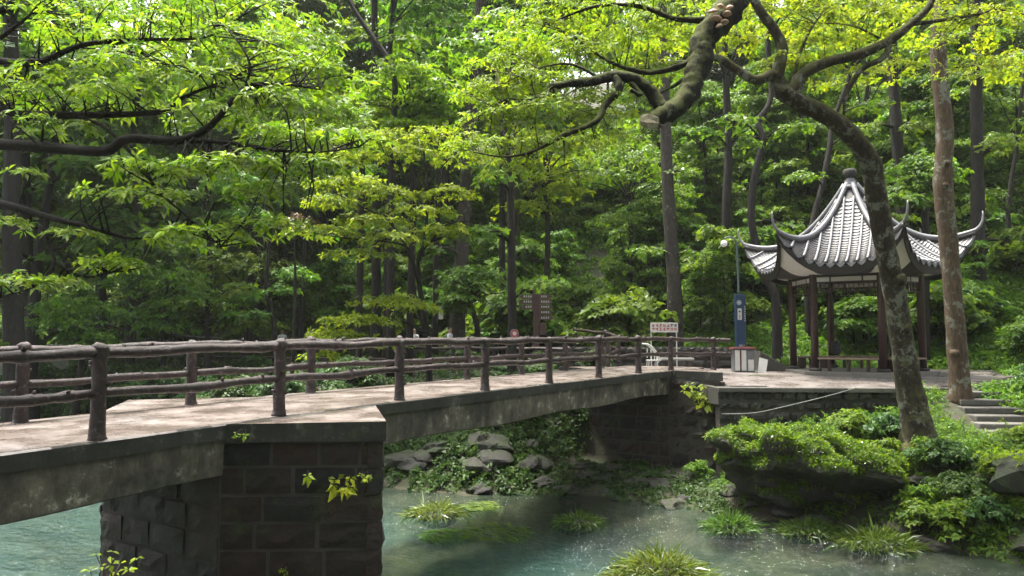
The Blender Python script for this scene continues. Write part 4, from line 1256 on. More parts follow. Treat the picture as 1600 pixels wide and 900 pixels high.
pads = [(1250, 20, 17.5, 110, 26, 130), (1340, 30, 17.5, 110, 28, 130), (1440, 20, 17.6, 110, 26, 120), (1540, 40, 17.6, 100, 36, 130), (1580, 100, 18, 70, 30, 70), (1290, 70, 17.2, 80, 14, 60), (1230, 95, 16.8, 50, 12, 34), (1160, 60, 17, 80, 20, 60), (1330, 115, 17.4, 60, 12, 36), (1520, 110, 18, 60, 20, 50), (1400, 105, 18, 50, 14, 30), (1060, 60, 17, 90, 30, 80), (1180, 20, 17.8, 80, 30, 80), (1200, -80, 17, 200, 50, 150), (1450, -90, 17, 200, 50, 150)]
def knots(g):
    for (a, b, c) in ((1400, 438, 18.05), (1408, 515, 18.25)):
        p = W(a, b, c); g.tube([p + (-.05, .1, 0), p + (.08, -.05, .02), p + (.14, -.12, .03), p + (.15, -.14, .03)], [.2, .15, .12, .07], 10, .12)
    for a, dx, dy in ((0, .9, -.3), (1, -.8, -.4), (2, .6, .7), (3, -.2, -.9)):
        g.tube([B + (0, 0, .55), B + (dx * .5, dy * .5, .22), B + (dx * 1.1, dy * 1.1, -.12)], [.2, .13, .05], 8, .1, smooth=3)
hero('leaning_tree', 'leaning gnarled tree with lichen-spotted trunk in front of the pavilion', 'tree', M['bark_lichen'], stems, pads, 'leaf_young', .14, 7, .24, (.25, .95), twigs=9, dens=1.7, extra=knots)

# tree at the right, outside the frame, whose broken mossy bough hangs into view
TR = (16.8, 17.2); zr = on(*TR)
stems = [[(0, (TR[0], TR[1], zr - .2), 0, .5), (0, (16.5, 17, 2), 0, .42), (0, (15.8, 16.6, 5), 0, .38), (0, (14, 15.6, 8.2), 0, .34), (0, (10.5, 14.2, 9.4), 0, .3), (0, (7, 13.4, 8.9), 0, .29), (1175, -60, 13.2, .26), (1150, 0, 13, .25), (1122, 34, 12.9, .25), (1098, 66, 12.85, .21), (1096, 92, 12.75, .21), (1084, 122, 12.7, .19), (1076, 146, 12.6, .175), (1054, 170, 12.5, .165), (1032, 180, 12.4, .15), (1012, 190, 12.3, .1)],
    [(1040, 180, 12.5, .15), (1028, 160, 12.5, .12), (1012, 138, 12.5, .1), (990, 124, 12.4, .095), (962, 118, 12.4, .09), (930, 126, 12.4, .085), (895, 130, 12.4, .07), (858, 135, 12.3, .05)],
    [(962, 120, 12.4, .08), (965, 140, 12.3, .07), (945, 165, 12.3, .06), (930, 190, 12.2, .05), (880, 212, 12.2, .04), (835, 235, 12.1, .03), (790, 245, 12.1, .018), (740, 238, 12.0, .008)],
    [(985, 128, 12.4, .05), (1000, 148, 12.3, .045), (985, 140, 12.2, .03)],
    [(1085, 95, 12.8, .06), (1040, 110, 12.9, .05), (1000, 112, 13, .045), (950, 95, 13.2, .03), (900, 60, 13.4, .02), (860, 40, 13.5, .008)],
    [(1090, 110, 12.8, .05), (1060, 130, 12.9, .035), (1032, 145, 13, .02)],
    [(1130, 30, 12.9, .07), (1060, 30, 13.2, .05), (1000, 10, 13.4, .04), (930, 10, 13.6, .03), (850, 40, 13.8, .012)],
    [(940, 124, 12.4, .03), (890, 100, 12.5, .02), (830, 110, 12.6, .012), (770, 140, 12.6, .005)],
    [(870, 133, 12.4, .025), (830, 155, 12.4, .016), (790, 155, 12.5, .008), (750, 180, 12.5, .004)],
    [(0, (14, 15.6, 8.2), 0, .25), (0, (13.5, 13, 11), 0, .2), (0, (12, 10, 13), 0, .1)], [(0, (15.8, 16.6, 5), 0, .25), (0, (17.5, 18, 9), 0, .2), (0, (18, 19, 13), 0, .08)]]
pads = [(960, 15, 13.6, 120, 26, 140), (860, 50, 13.6, 90, 26, 120), (800, 95, 13.4, 70, 28, 110), (760, 140, 13.2, 55, 26, 90), (900, 85, 13.2, 100, 24, 130), (840, 130, 12.9, 90, 24, 120), (1010, 60, 13.4, 80, 28, 100), (780, 180, 12.7, 60, 22, 70), (860, 175, 12.7, 90, 22, 100), (760, 225, 12.4, 70, 18, 60), (850, 225, 12.4, 80, 20, 70), (930, 160, 12.9, 70, 20, 70), (1020, 110, 13.6, 60, 20, 60), (900, 20, 14, 140, 30, 120), (1080, 20, 13.6, 60, 20, 50), (820, 270, 12.6, 70, 14, 30), (950, 215, 13, 50, 12, 24),
        (1200, -150, 13, 300, 70, 150), (900, -100, 13.6, 200, 60, 150)]
def stub(g):
    pass
mossy = hero('overhanging_tree', 'tree with thick mossy broken bough hanging in from the top', 'tree', M['bark_moss'], stems, pads, 'leaf_young', .1, 7, .22, (.3, .9), twigs=6, dens=1.9, base=(TR[0], TR[1], zr), rough=.16)
mo = np.array(mossy.location)
p = W(1012, 190, 12.25)
g = Geo().tube([p + (.12, .05, 0), p + (-.02, -.02, -.01), p + (-.1, -.06, -.02), p + (-.13, -.07, -.03)], [.12, .115, .09, .02], 9, .45); link('broken_end', g.mesh('broken_end', M['cutwood'], mo), mossy)
fo = W(1126, 24, 12.55)
fung = empty('bracket_fungus', fo, 'cluster of pinkish bracket fungi on the mossy bough', 'fungus')
for q, (a, b, r_) in enumerate(((1114, 18, .1), (1126, 10, .08), (1136, 22, .09), (1119, 29, .1), (1132, 35, .09), (1124, 41, .07), (1140, 12, .07))):
    p = W(a, b, 12.58 - .02 * (q % 2)) - fo
    prof = [(.01, -.02), (r_ * .8, -.015), (r_, .0), (r_ * .85, .02), (.02, .045)]
    me = Geo().lathe(prof, (0, 0, 0), 12).mesh('bracket', M['fungus'], smooth=True)
    link('bracket', me, fung, p, (R(18), R(-10 + 7 * (q % 3)), q), (1, .8, 1))

# rusty pale trunk right of the pavilion
Bp = W(1500, 597, 21.4); Bp[2] = on(Bp[0], Bp[1]) - .1
stems = [[(0, tuple(Bp), 0, .34), (1499, 590, 21.4, .27), (1492, 500, 21.4, .245), (1484, 400, 21.4, .235), (1474, 300, 21.4, .26), (1474, 260, 21.4, .24), (1476, 200, 21.4, .225), (1468, 120, 21.4, .21), (1466, 50, 21.4, .2), (1472, 0, 21.4, .19), (1480, -150, 21.5, .14), (1470, -330, 21.6, .05)],
    [(1480, -80, 21.5, .08), (1530, -140, 21.8, .05), (1590, -180, 22, .02)]]
pads = [(1470, -330, 21.6, 160, 60, 120), (1400, -220, 21.6, 110, 40, 70), (1580, -180, 22, 120, 40, 80)]
def kn2(g):
    for (a, b) in ((1480, 255), (1495, 552), (1478, 290)):
        p = W(a, b, 21.2); g.tube([p + (0, .1, 0), p + (-.03, -.1, .0)], [.15, .07], 10, .15)
hero('pale_trunk_tree', 'tall straight tree with rusty pale bark right of the pavilion', 'tree', M['bark_orange'], stems, pads, 'leaf_mid', .14, 7, .28, (.3, .9), extra=kn2)

# straight forest trunks placed from the photograph: (pixel chain, depth, base radius)
TRUNKS = [
    ([(715, 470), (722, 400), (730, 260), (742, 110), (750, 0), (760, -160)], 35, .34, 'bark_grey', 'thick grey-brown forest trunk rising behind the middle of the bridge'),
    ([(588, 450), (588, 350), (588, 220), (586, 110), (585, 0), (585, -150)], 37, .24, 'bark_dark', 'left of the twin dark trunks behind the lime-leaved tree'),
    ([(606, 440), (604, 380), (610, 260), (604, 150), (612, 40), (620, -100)], 36.5, .19, 'bark_dark', 'right of the twin dark trunks behind the lime-leaved tree'),
    ([(800, 560), (800, 470), (799, 380), (797, 300), (790, 180), (792, 60)], 25.8, .17, 'bark_dark', 'thin dark trunk with a badge behind the bridge railing'),
    ([(1054, 458), (1050, 400), (1043, 280), (1040, 200), (1036, 80), (1034, -60), (1034, -180)], 36, .34, 'bark_grey', 'tall dark trunk on the slope left of the lamp pillar'),
    ([(1412, 400), (1408, 300), (1400, 200), (1396, 120), (1392, 0), (1390, -150)], 37, .33, 'bark_dark', 'dark trunk directly behind the pavilion spire'),
    ([(1530, 468), (1528, 380), (1527, 250), (1525, 120), (1524, 0), (1522, -160)], 34, .33, 'bark_dark', 'dark straight trunk behind the right eave of the pavilion'),
    ([(22, 640), (22, 560), (20, 460), (18, 330), (20, 180), (16, 40), (14, -120)], 29, .42, 'bark_dark', 'large dark trunk at the left margin beyond the railing'),
    ([(46, 530), (44, 430), (40, 300), (38, 180), (36, 0), (34, -100)], 36, .28, 'bark_dark', 'second dark trunk just right of the left margin trunk'),
    ([(204, 510), (208, 430), (214, 340), (206, 260), (215, 120), (210, 0)], 37, .22, 'bark_dark', 'dark crooked trunk behind the near left sprays'),
    ([(324, 565), (326, 480), (328, 400), (322, 320), (330, 200)], 36, .15, 'bark_dark', 'slim dark trunk left of the white-shirted person'),
    ([(430, 540), (426, 490), (416, 450), (420, 380), (412, 300)], 36, .12, 'bark_dark', 'slender bent stem beside the leftmost person'),
    ([(1212, 470), (1195, 430), (1175, 350), (1178, 280), (1192, 220), (1185, 190), (1205, 150), (1200, 60), (1210, -60)], 33, .19, 'bark_dark', 'wavy dark trunk left of the pavilion roof'),
    ([(1262, 400), (1272, 340), (1285, 290), (1296, 230), (1302, 190), (1330, 110), (1350, 20)], 35, .16, 'bark_dark', 'slanting thin trunk left of the pavilion spire'),
    ([(612, 330), (614, 220), (617, 130), (606, 92), (585, 62), (556, 20), (530, -30), (490, -100)], 30, .14, 'bark_dark', 'forked dark limbs in the canopy above the lime umbrella crown'),
    ([(785, 60), (786, 20), (780, -80)], 40, .14, 'bark_dark', 'thin dark pole trunk at the upper centre'),
    ([(806, 60), (808, 0), (812, -80)], 42, .2, 'bark_grey', 'far grey trunk at the upper centre edge'),
    ([(1135, 330), (1138, 230), (1134, 120), (1130, 0)], 42, .25, 'bark_dark', 'hazy far trunk on the slope between the bough and pavilion'),
    ([(1590, 420), (1575, 330), (1590, 220), (1600, 100)], 36, .12, 'bark_dark', 'thin crooked trunk at the far right margin'),
    ([(160, 480), (158, 380), (162, 250), (158, 120)], 42, .22, 'bark_dark', 'distant dark trunk between the left sprays'),
    ([(1356, 330), (1358, 250), (1350, 180), (1365, 90)], 40, .13, 'bark_dark', 'thin far trunk right of the pavilion spire'),
]
for q, (ch_, Yt, rb_, bk_, lab) in enumerate(TRUNKS):
    bx_, by_ = ch_[0]
    p = W(bx_, by_, Yt); zg = on(p[0], Yt)
    st = [(0, (p[0], p[1], zg - .3), 0, rb_ * 1.3)]
    nC = len(ch_)
    for m_, (a, b) in enumerate(ch_):
        pw = W(a, b, Yt + .25 * m_)
        if pw[2] < zg + .1: continue
        st.append((a, b, Yt + .25 * m_, rb_ * (1 - .5 * m_ / nC)))
    r_ = random.Random(q)
    tp = ch_[-1]
    pads = []
    stems = [st]
    for m_ in range(5):
        cq = r_.randrange(1, nC - 1); a0, b0 = ch_[cq]; sd = r_.choice((-1, 1)); a, b = a0 + sd * r_.uniform(22, 60), b0 - r_.uniform(-6, 34); Yb = Yt + .25 * cq
        if W(a0, b0, Yb)[2] < zg + 1.2: continue
        stems.append([(a0, b0, Yb, rb_ * .28), ((a + a0) / 2, (b + b0) / 2 - 8, Yb - .4, rb_ * .18), (a, b, Yb - r_.uniform(0, 1.5), .012)])
        pads.append((a, b, Yb - r_.uniform(.2, 1.4), r_.uniform(22, 44), r_.uniform(6, 11), 34))
    if tp[1] < 120:
        for m_ in range(4):
            a, b = tp[0] + r_.uniform(-90, 90), tp[1] + r_.uniform(-60, 60)
            stems.append([(*ch_[-2], Yt + .25 * (nC - 2), rb_ * .3), ((a + ch_[-2][0]) / 2, (b + ch_[-2][1]) / 2 - 12, Yt + r_.uniform(-1, 1), rb_ * .18), (a, b, Yt + r_.uniform(-1.5, 1.5), .02)])
            pads.append((a, b, Yt + r_.uniform(-1.5, 1.5), r_.uniform(45, 80), r_.uniform(10, 22), 70))
    else:
        for m_ in range(3):
            a, b = tp[0] + r_.uniform(-60, 60), tp[1] + r_.uniform(-30, 40)
            stems.append([(*ch_[-2], Yt + .25 * (nC - 2), rb_ * .35), (a, b, Yt + r_.uniform(-1, 1), .015)])
            pads.append((a, b, Yt + r_.uniform(-1.2, 1.2), r_.uniform(40, 70), r_.uniform(9, 16), 60))
    hero('forest_tree', lab, 'tree', M[bk_], stems, pads, 'leaf_mid', .27, 6, .3, (.2, .9), sides=10, group='trees of the wooded hillside')

# lime-leaved layered tree behind the bridge
Bl = W(672, 560, 26.5); Bl[2] = on(Bl[0], Bl[1])
stems = [[(0, tuple(Bl - np.array([0, 0, .2])), 0, .13), (668, 520, 26.4, .1), (656, 450, 26.2, .085), (655, 400, 26, .08), (672, 378, 25.8, .075), (690, 372, 25.6, .05)],
    [(668, 530, 26.4, .08), (650, 470, 26, .06), (640, 400, 25.6, .05), (610, 350, 25.2, .04), (560, 320, 25, .025), (520, 300, 24.8, .012)],
    [(654, 440, 26, .06), (640, 395, 25.5, .05), (620, 380, 25.2, .035), (540, 372, 24.8, .02), (480, 362, 24.6, .01)],
    [(668, 520, 26, .05), (620, 500, 25, .03), (560, 500, 24.4, .02), (500, 525, 24.2, .01)],
    [(660, 400, 26, .06), (668, 320, 26.4, .05), (664, 250, 26.6, .04), (655, 200, 26.8, .02)],
    [(668, 300, 26.4, .03), (640, 265, 26.2, .02), (600, 240, 26, .01)], [(668, 290, 26.4, .03), (700, 250, 26.2, .02), (730, 230, 26, .01)],
    [(672, 378, 25.8, .05), (700, 350, 25.5, .03), (740, 345, 25.3, .012)]]
pads = [(545, 285, 25, 62, 12, 120), (520, 315, 24.8, 52, 10, 90), (575, 345, 25, 62, 12, 110), (510, 362, 24.6, 58, 11, 110), (610, 372, 25, 60, 12, 100), (690, 362, 25.4, 48, 14, 110), (660, 330, 25.8, 60, 12, 90), (700, 300, 26, 50, 12, 80), (600, 300, 25.4, 60, 12, 90), (560, 395, 25.2, 60, 10, 60), (640, 240, 26.6, 60, 16, 80), (600, 215, 26.6, 70, 18, 110), (690, 215, 26.6, 70, 20, 110), (540, 245, 26, 60, 16, 90), (730, 250, 26, 60, 14, 60),
        (560, 500, 24.4, 55, 12, 110), (520, 522, 24.2, 44, 12, 110), (610, 470, 25, 50, 13, 80), (580, 535, 24.4, 50, 10, 80), (650, 480, 25.4, 40, 14, 50), (500, 555, 24.2, 30, 8, 36)]
hero('lime_tree', 'layered lime-green tree spreading behind the bridge railing', 'tree', M['bark_dark'], stems, pads, 'leaf_young', .18, 7, .25, (.35, 1), twigs=9, dens=1.2)
# umbrella-crowned trees behind it
def umbrella(bx_, Yt, ytop, rx, tint, lab, n=220, tiers=3, seed=0):
    r_ = random.Random(seed)
    p = W(bx_, 430, Yt); zg = on(p[0], Yt); b = (p[0], p[1], zg - .2)
    fx, fy = bx_ + r_.uniform(-10, 10), ytop + rx * .9
    stems = [[(0, b, 0, .17), (bx_ + 6, ytop + rx * 1.6, Yt, .13), (fx, fy, Yt, .11)]]
    pads = []
    for m_ in range(9):
        a = m_ / 8 * 2 - 1
        ex, ey = bx_ + a * rx * .8, ytop + rx * .14 + abs(a) ** 1.8 * rx * .42
        Ye = Yt + r_.uniform(-1.6, 1.2)
        stems.append([(fx, fy, Yt, .06), (bx_ + a * rx * .35, (fy + ey) / 2 - rx * .06, (Yt + Ye) / 2, .045), (ex, ey + 4, Ye, .012)])
    kx = Yt / F
    pads.append((bx_, ytop + rx * .22, Yt, rx, rx * .42, n, rx * kx * .8))
    for m_ in range(tiers):
        pads.append((bx_ + r_.uniform(-.6, .6) * rx, ytop + rx * (.5 + .25 * m_), Yt - r_.uniform(.2, 1.2), rx * .55, rx * .16, n * .35))
    hero('umbrella_tree', lab, 'tree', M['bark_dark'], stems, pads, 'leaf_young' if tint[1] > .9 else 'leaf_mid', .24, 7, .28, tint, dens=1.3)
umbrella(640, 31, 108, 90, (.3, 1), 'umbrella-crowned lime tree at the upper centre', 420, 4, 1)
umbrella(680, 38, 30, 95, (.2, .9), 'broad rounded tree crown high in the upper centre', 380, 4, 2)
umbrella(560, 33, 150, 70, (.3, 1), 'lime umbrella crown just above the left of centre', 240, 4, 3)
umbrella(470, 40, 200, 90, (.1, .7), 'deep green rounded crown behind the left sprays', 300, 4, 4)
umbrella(250, 36, 420, 90, (.3, .9), 'low dark green spreading tree behind the far fence', 300, 3, 5)
umbrella(120, 33, 470, 70, (.3, .9), 'low spreading tree at the left beyond the railing', 260, 3, 6)
umbrella(380, 38, 395, 90, (.3, .9), 'low green tree crown left of the centre path', 300, 4, 7)
umbrella(740, 34, 420, 60, (.1, .7), 'small glossy tree beside the direction sign', 220, 3, 8)
umbrella(850, 40, 210, 90, (.3, 1), 'pale green crown on the slope above the direction sign', 300, 4, 9)
umbrella(980, 42, 230, 90, (.2, .9), 'bright green crown on the slope at centre right', 300, 4, 10)
umbrella(1440, 30.5, 250, 60, (.1, .8), 'small spreading tree behind the right side of the pavilion', 200, 3, 12)

# ------------------------------------------------------------------ hillside copies
protoA = [tree_proto('hillside_tree', 'leafy forest tree @ #', 'tree', 'leafy trees covering the slope', grow(s_, 9 + s_ % 3, .17, .35, 9, 2.8, 1.45, .32, .25, 180, (.05, 1), 6, curve=.35), M['bark_dark'], M['leaf_mid']) for s_ in (21, 22, 23)]
protoB = [tree_proto('young_tree', 'slender young tree @ #', 'tree', 'slender young trees on the slope', grow(s_, 4.6, .045, .15, 9, 1.4, .75, .32, .21, 60, (.2, 1), 6, curve=.25), M['bark_dark'], M['leaf_mid']) for s_ in (31, 32)]
protoS = [tree_proto('shrub', 'leafy green shrub @ #', 'shrub', 'shrubs on the wooded slope', grow(s_, 1.3, .025, .3, 5, .7,   .5, .5, .19, 40, (.1, .9), 7, multi=3, rise=.6, curve=.1, sides=6), M['bark_dark'], M['leaf_mid']) for s_ in (41, 42, 43)]
r_ = random.Random(99)
for q in range(14):
    Y = r_.uniform(46, 66); X = Y * r_.uniform(-.45, .08); put(protoA[q % 3], X, Y, r_.uniform(0, 6.28), r_.uniform(1.8, 2.4))
for q, (X, Y) in enumerate(((-5, -7), (3.5, -6), (10, -4), (-13, -2), (17, 4), (-1, -13), (8, -12), (-9, -12))):  # out-of-view trees added around the camera to shade the bridge front faces
    put(protoA[q % 3], X, Y, q * 1.1, 1.5)['label'] = 'unseen leafy tree added on the near bank behind the viewpoint for shade'
for q, (X, Y) in enumerate(((-27, 41), (-22, 35), (-30, 46), (-33, 47), (-24, 44))):
    put(protoA[q % 3], X, Y, q * 1.7, 2.0)
def rand_hill(smin, smax, tries=200):
    while True:
        Y = 27 + 53 * r_.random() ** .8; X = Y * r_.uniform(-.74, .74)
        s_, v_ = SV(X, Y)
        h_ = s_ - float(toe_s(v_))
        if smin < h_ < smax and not (4 < X < 18 and 22 < Y < 31.8): return X, Y
for q in range(64):
    x, y = rand_hill(10, 46)
    if x / y > .05 and SV(x, y)[0] < 42: x, y = rand_hill(16, 46)
    put(protoA[q % 3], x, y, r_.uniform(0, 6.28), r_.uniform(.8, 1.35))
for q in range(120):
    x, y = rand_hill(.8, 24); put(protoB[q % 2], x, y, r_.uniform(0, 6.28), r_.uniform(.7, 1.3))
for q in range(130):
    x, y = rand_hill(.1, 22); put(protoS[q % 3], x, y, r_.uniform(0, 6.28), r_.uniform(.9, 2.2), .05)
# far bank shrubs seen between and below the rails
protoK = [tree_proto('bank_shrub', 'leafy shrub on the far stream bank, #', 'shrub', 'shrubs on the far bank', grow(s_, 1.0, .022, .25, 5, .6, .38, .5, .12, 34, (.1, .9), 7, multi=3, rise=.5, curve=.1, sides=6), M['bark_dark'], M['leaf_dark']) for s_ in (51, 52)]
for q in range(64):
    v_ = r_.uniform(4, 36); s_ = far_water(v_) + r_.uniform(.6, 8.5)
    p = P(s_, v_); put(protoK[q % 2], p[0], p[1], r_.uniform(0, 6.28), r_.uniform(.7, 1.5) if s_ - far_water(v_) < 4 else r_.uniform(.45, .75), .05)
protoR = [tree_proto('bank_shrub', 'leafy shrub on the bank below the plaza, #', 'shrub', 'shrubs below the plaza', grow(s_, .8, .018, .2, 6, .55, .24, .5, .13, 14, (.15, 1), 7, multi=3, rise=.9, curve=.1, sides=6), M['bark_dark'], M['leaf_mid' if s_ == 61 else 'leaf_dark']) for s_ in (61, 62)]
RSH = []
for (a, b, Y) in ((1395, 680, 19.2), (1330, 680, 19.8), (1455, 715, 17.8), (1480, 735, 17.4), (1440, 770, 16.9), (1500, 775, 16.6), (1560, 760, 16.6), (1600, 740, 17), (1600, 800, 15.6), (1545, 810, 15.8), (1490, 820, 16), (1440, 820, 16.6), (1410, 720, 18.2), (1380, 700, 18.6), (1625, 600, 21.6), (1600, 585, 23), (1090, 640, 22.0)):
    p = W(a, b, Y); so_ = put(protoR[(a + b) % 2], p[0], Y, r_.uniform(0, 6.28), r_.uniform(.5, .9), .08); RSH.append((a, b, so_))
ORD = 'first second third fourth fifth sixth seventh eighth ninth tenth eleventh twelfth thirteenth fourteenth fifteenth sixteenth seventeenth eighteenth nineteenth twentieth'.split()
for q, (a, b, so_) in enumerate(sorted(RSH, key=lambda t: t[:2])):
    so_['label'] = 'small round leafy shrub at the foot of the far pier' if q == 0 else 'leafy shrub on the right bank below the plaza, %s from the left' % ORD[q - 1]

# ------------------------------------------------------------------ ground cover
def cover(name, label, mt, fn, n, size, k=5, tint=(.1, .9), hgt=.35, clump=14, wid=.33, rad=.4):
    L = Leaves(); C = []; Nn = []
    pts = fn(n)
    for (x, y) in pts:
        h = hgt * r_.uniform(.4, 1.3); rr = rad * r_.uniform(.5, 1.3)
        a = rng.uniform(0, 6.28, clump); q = np.sqrt(rng.uniform(0, 1, clump)) * rr
        cx, cy = x + q * np.cos(a), y + q * np.sin(a)
        C.append(np.stack([cx, cy, height(cx, cy) + h * (1 - .7 * (q / (rr + 1e-6)) ** 2) * rng.uniform(.3, 1, clump)], 1))
        Nn.append(np.stack([np.cos(a) * .6, np.sin(a) * .6 - .15, np.ones(clump)], 1))
    L.rosettes(np.vstack(C), np.vstack(Nn) + rng.normal(0, .3, (n * clump, 3)), k, size, wid, tint)
    o = link(name, L.mesh(name, mt)); tag(o, label, None, None, 'stuff'); return o
cover('undergrowth', 'dense leafy undergrowth carpeting the wooded slope', M['leaf_mid'], lambda n: [rand_hill(.2, 16) for _ in range(n)], 3000, .2, 5, (.05, 1), .55, 18, .33, .6)
cover('slope_foliage', 'foliage high on the wooded slope', M['leaf_mid'], lambda n: [rand_hill(13, 46) for _ in range(n)], 2200, .34, 5, (.05, .9), 2.2, 18, .33, 1.2)
def right_slope(n):
    out = []
    while len(out) < n:
        Y = r_.uniform(29, 37); X = Y * r_.uniform(.22, .74)
        if SV(X, Y)[0] > 29.2: out.append((X, Y))
    return out
cover('herb_carpet', 'bright low herbs on the slope behind the pavilion', M['leaf_mid'], right_slope, 1300, .16, 6, (.4, 1), .5, 16, .36, .5)
def far_bank(n):
    out = []
    for _ in range(n):
        v_ = 2.9 + 30 * r_.random() ** 1.5; p = P(far_water(v_) + abs(r_.gauss(0, 3.2)) + .15, v_); out.append((p[0], p[1]))
    return out
cover('bank_plants', 'leafy plants covering the far stream bank', M['leaf_dark'], far_bank, 950, .14, 6, (.1, .9), .4, 12, .33, .4)
def right_bank(n):
    out = []
    while len(out) < n:
        Y = r_.uniform(13.5, 22); X = r_.uniform(5.5, 15.5)
        s_, v_ = SV(X, Y); d = s_ - far_water(v_)
        if d > .05 and v_ < -2 and not (11.2 < X < 14.6 and 17.4 < Y < 22.3 and X / Y > .56) and not (X < 9 and r_.random() < .5): out.append((X, Y))
    return out
def pier_foot(n):
    out = []
    for _ in range(n):
        v_ = r_.uniform(-3.2, 4.2); p = P(far_water(v_) + r_.uniform(-.1, 3.6), v_); out.append((p[0], p[1]))
    return out
cover('pier_foot_plants', 'dark creeping plants at the foot of the far pier', M['leaf_dark'], pier_foot, 260, .1, 6, (.0, .6), .18, 12, .33, .35)
cover('bank_greenery', 'mixed greenery covering the bank at the right', M['leaf_mid'], right_bank, 1100, .13, 6, (.0, 1), .45, 9, .16, .3)
def right_edge(n):
    out = []
    while len(out) < n:
        Y = r_.uniform(20.5, 29); X = r_.uniform(13.5, 21)
        if not inside(X, Y) and abs(X / Y) < .75 and X / Y > .6: out.append((X, Y))
    return out
cover('edge_herbs', 'low herbs beside the stone steps and plaza edge', M['leaf_mid'], right_edge, 260, .12, 6, (.3, 1), .3, 14, .34, .4)

# ------------------------------------------------------------------ rocks, boulder, river tufts
def rock_mesh(name, seed, mt, sub=3, amp=.35, flat=1.0):
    bmx = bmesh.new(); bmesh.ops.create_icosphere(bmx, subdivisions=sub, radius=1)
    r2 = np.random.default_rng(seed); ph = r2.uniform(0, 6.28, (5, 3)); fq = r2.uniform(.8, 3.2, (5, 3))
    pl = unit(r2.normal(0, 1, (7, 3))); pd = r2.uniform(.62, .9, 7)
    for v in bmx.verts:
        c = np.array(v.co)
        for n_, d_ in zip(pl, pd):
            t = c.dot(n_) - d_
            if t > 0: c -= n_ * t * .85
        f = 1 + amp * .25 * sum(math.sin(c.dot(fq[q]) * 2 + ph[q][0]) for q in range(5)) * .5
        c = c * f; c[2] *= flat
        v.co = c
    me = bpy.data.meshes.new(name); bmx.to_mesh(me); bmx.free(); me.materials.append(mt)
    return me
ROCKS = [rock_mesh('rock', q, M['rock'], 3, .5, .65) for q in range(6)]
def rock(x, y, sx, sy, sz, q, label, group, z=None):
    o = link('rock', ROCKS[q % 6], None, (x, y, (on(x, y) if z is None else z) + sz * .12), (0, 0, q * 1.3), (sx, sy, sz)); tag(o, label, 'rock', group); return o
for q in range(32):
    v_ = r_.uniform(2.8, 11); p = P(far_water(v_) + r_.uniform(-.1, 4.2), v_); s_ = .2 + .4 * r_.random() ** 1.6
    rock(p[0], p[1], s_ * 1.2, s_, s_ * .9, q, 'grey bank rock %s under the bridge, %s' % ('at the waterline' if SV(p[0], p[1])[0] - far_water(v_) < 1.2 else 'amid plants' if SV(p[0], p[1])[0] - far_water(v_) < 2.8 else 'high up', 'close to the far pier' if v_ < 5 else 'midway along' if v_ < 8 else 'close to the near pier'), 'rocks under the bridge', on(p[0], p[1]) + .04)
for q in range(26):
    v_ = r_.uniform(-2.4, 2.6); p = P(far_water(v_) + r_.uniform(-.2, 3.2), v_); s_ = r_.uniform(.15, .4)
    rock(p[0], p[1], s_ * 1.2, s_, s_ * .7, q, 'dark stone at the waterline below the far pier', 'stones below the far pier')
for q in range(34):
    v_ = r_.uniform(-11, -3); p = P(far_water(v_) + r_.uniform(-.1, 2.6), v_); s_ = r_.uniform(.15, .42)
    rock(p[0], p[1], s_ * 1.3, s_, s_ * .75, q, 'stone half hidden in greenery along the right bank', 'stones on the right bank')
# big mossy boulder
bc = W(1272, 722, 18.6)
bo = np.array([bc[0], bc[1], bc[2] - .6])
boul = empty('boulder', bo, 'large overhanging boulder capped with bright moss and grass', 'boulder')
from mathutils import noise as mnoise
bmx = bmesh.new(); bmesh.ops.create_icosphere(bmx, subdivisions=5, radius=1)
top = []
kx = 18.6 / F
for v in bmx.verts:
    c = v.co; f = 1 + .07 * math.sin(c.x * 5 + 1) * math.cos(c.y * 4) + .05 * math.sin(c.z * 9 + c.x * 7)
    f += .06 * math.sin(c.x * 9 + c.y * 6 + 2) + .05 * math.sin(c.y * 11 - c.x * 4)
    x, y, z = c.x * f * 142 * kx, c.y * f * 1.6, c.z * f
    tilt = -.16 * x - .05 * y
    z = z * .85 if z > 0 else z * 1.3
    z += .12 * math.sin(x * 2.1 + 1) * math.cos(y * 2.3)
    if z > .5: z = .5 + (z - .5) * .6
    if z < 0: x *= 1 - .04 * min(1, -z / .5); y = y * (1 - .25 * min(1, -z / .5)) + .55 * min(1, -z / .5)
    x += .08 * math.sin(z * 7 + c.x * 5); y += .1 * math.sin(z * 6 + c.x * 8)
    nv = mnoise.fractal(Vector((x * 1.3, y * 1.3, z * 2.2)), 1.0, 2.0, 4) * .22 + (abs(mnoise.noise(Vector((x * 1.1 + 7, y * 1.1, z * 2.6)))) - .25) * .4
    dv = Vector((c.x, c.y, c.z * .6)) * nv
    v.co = Vector((x, y, z + tilt + .5)) + dv
me = bpy.data.meshes.new('stone_body'); bmx.to_mesh(me)
L = Leaves(); C = []; Nn = []
bmx.normal_update()
for f_ in bmx.faces:
    cm_ = f_.calc_center_median()
    if f_.normal.z > .05 or (f_.normal.z > -.45 and cm_.z + .16 * cm_.x > .12 + .2 * math.sin(cm_.x * 4) + .1 * math.sin(cm_.x * 9)):
        n_ = int(f_.calc_area() * 260 + r_.random())
        if n_ < 1: continue
        vs_ = [np.array(v.co) for v in f_.verts]
        ww = rng.dirichlet((1, 1, 1), n_)
        C.append(ww @ np.array(vs_)); Nn.append(np.repeat(np.array(f_.normal)[None], n_, 0))
bmx.free(); me.materials.append(M['rock'])
link('stone_body', me, boul)
C = np.vstack(C); lump = .5 + .5 * np.sin(C[:, 0] * 5 + 2 * np.sin(C[:, 1] * 4)) * np.cos(C[:, 1] * 6); C[:, 2] += rng.uniform(0, .06, len(C)) + lump * .14
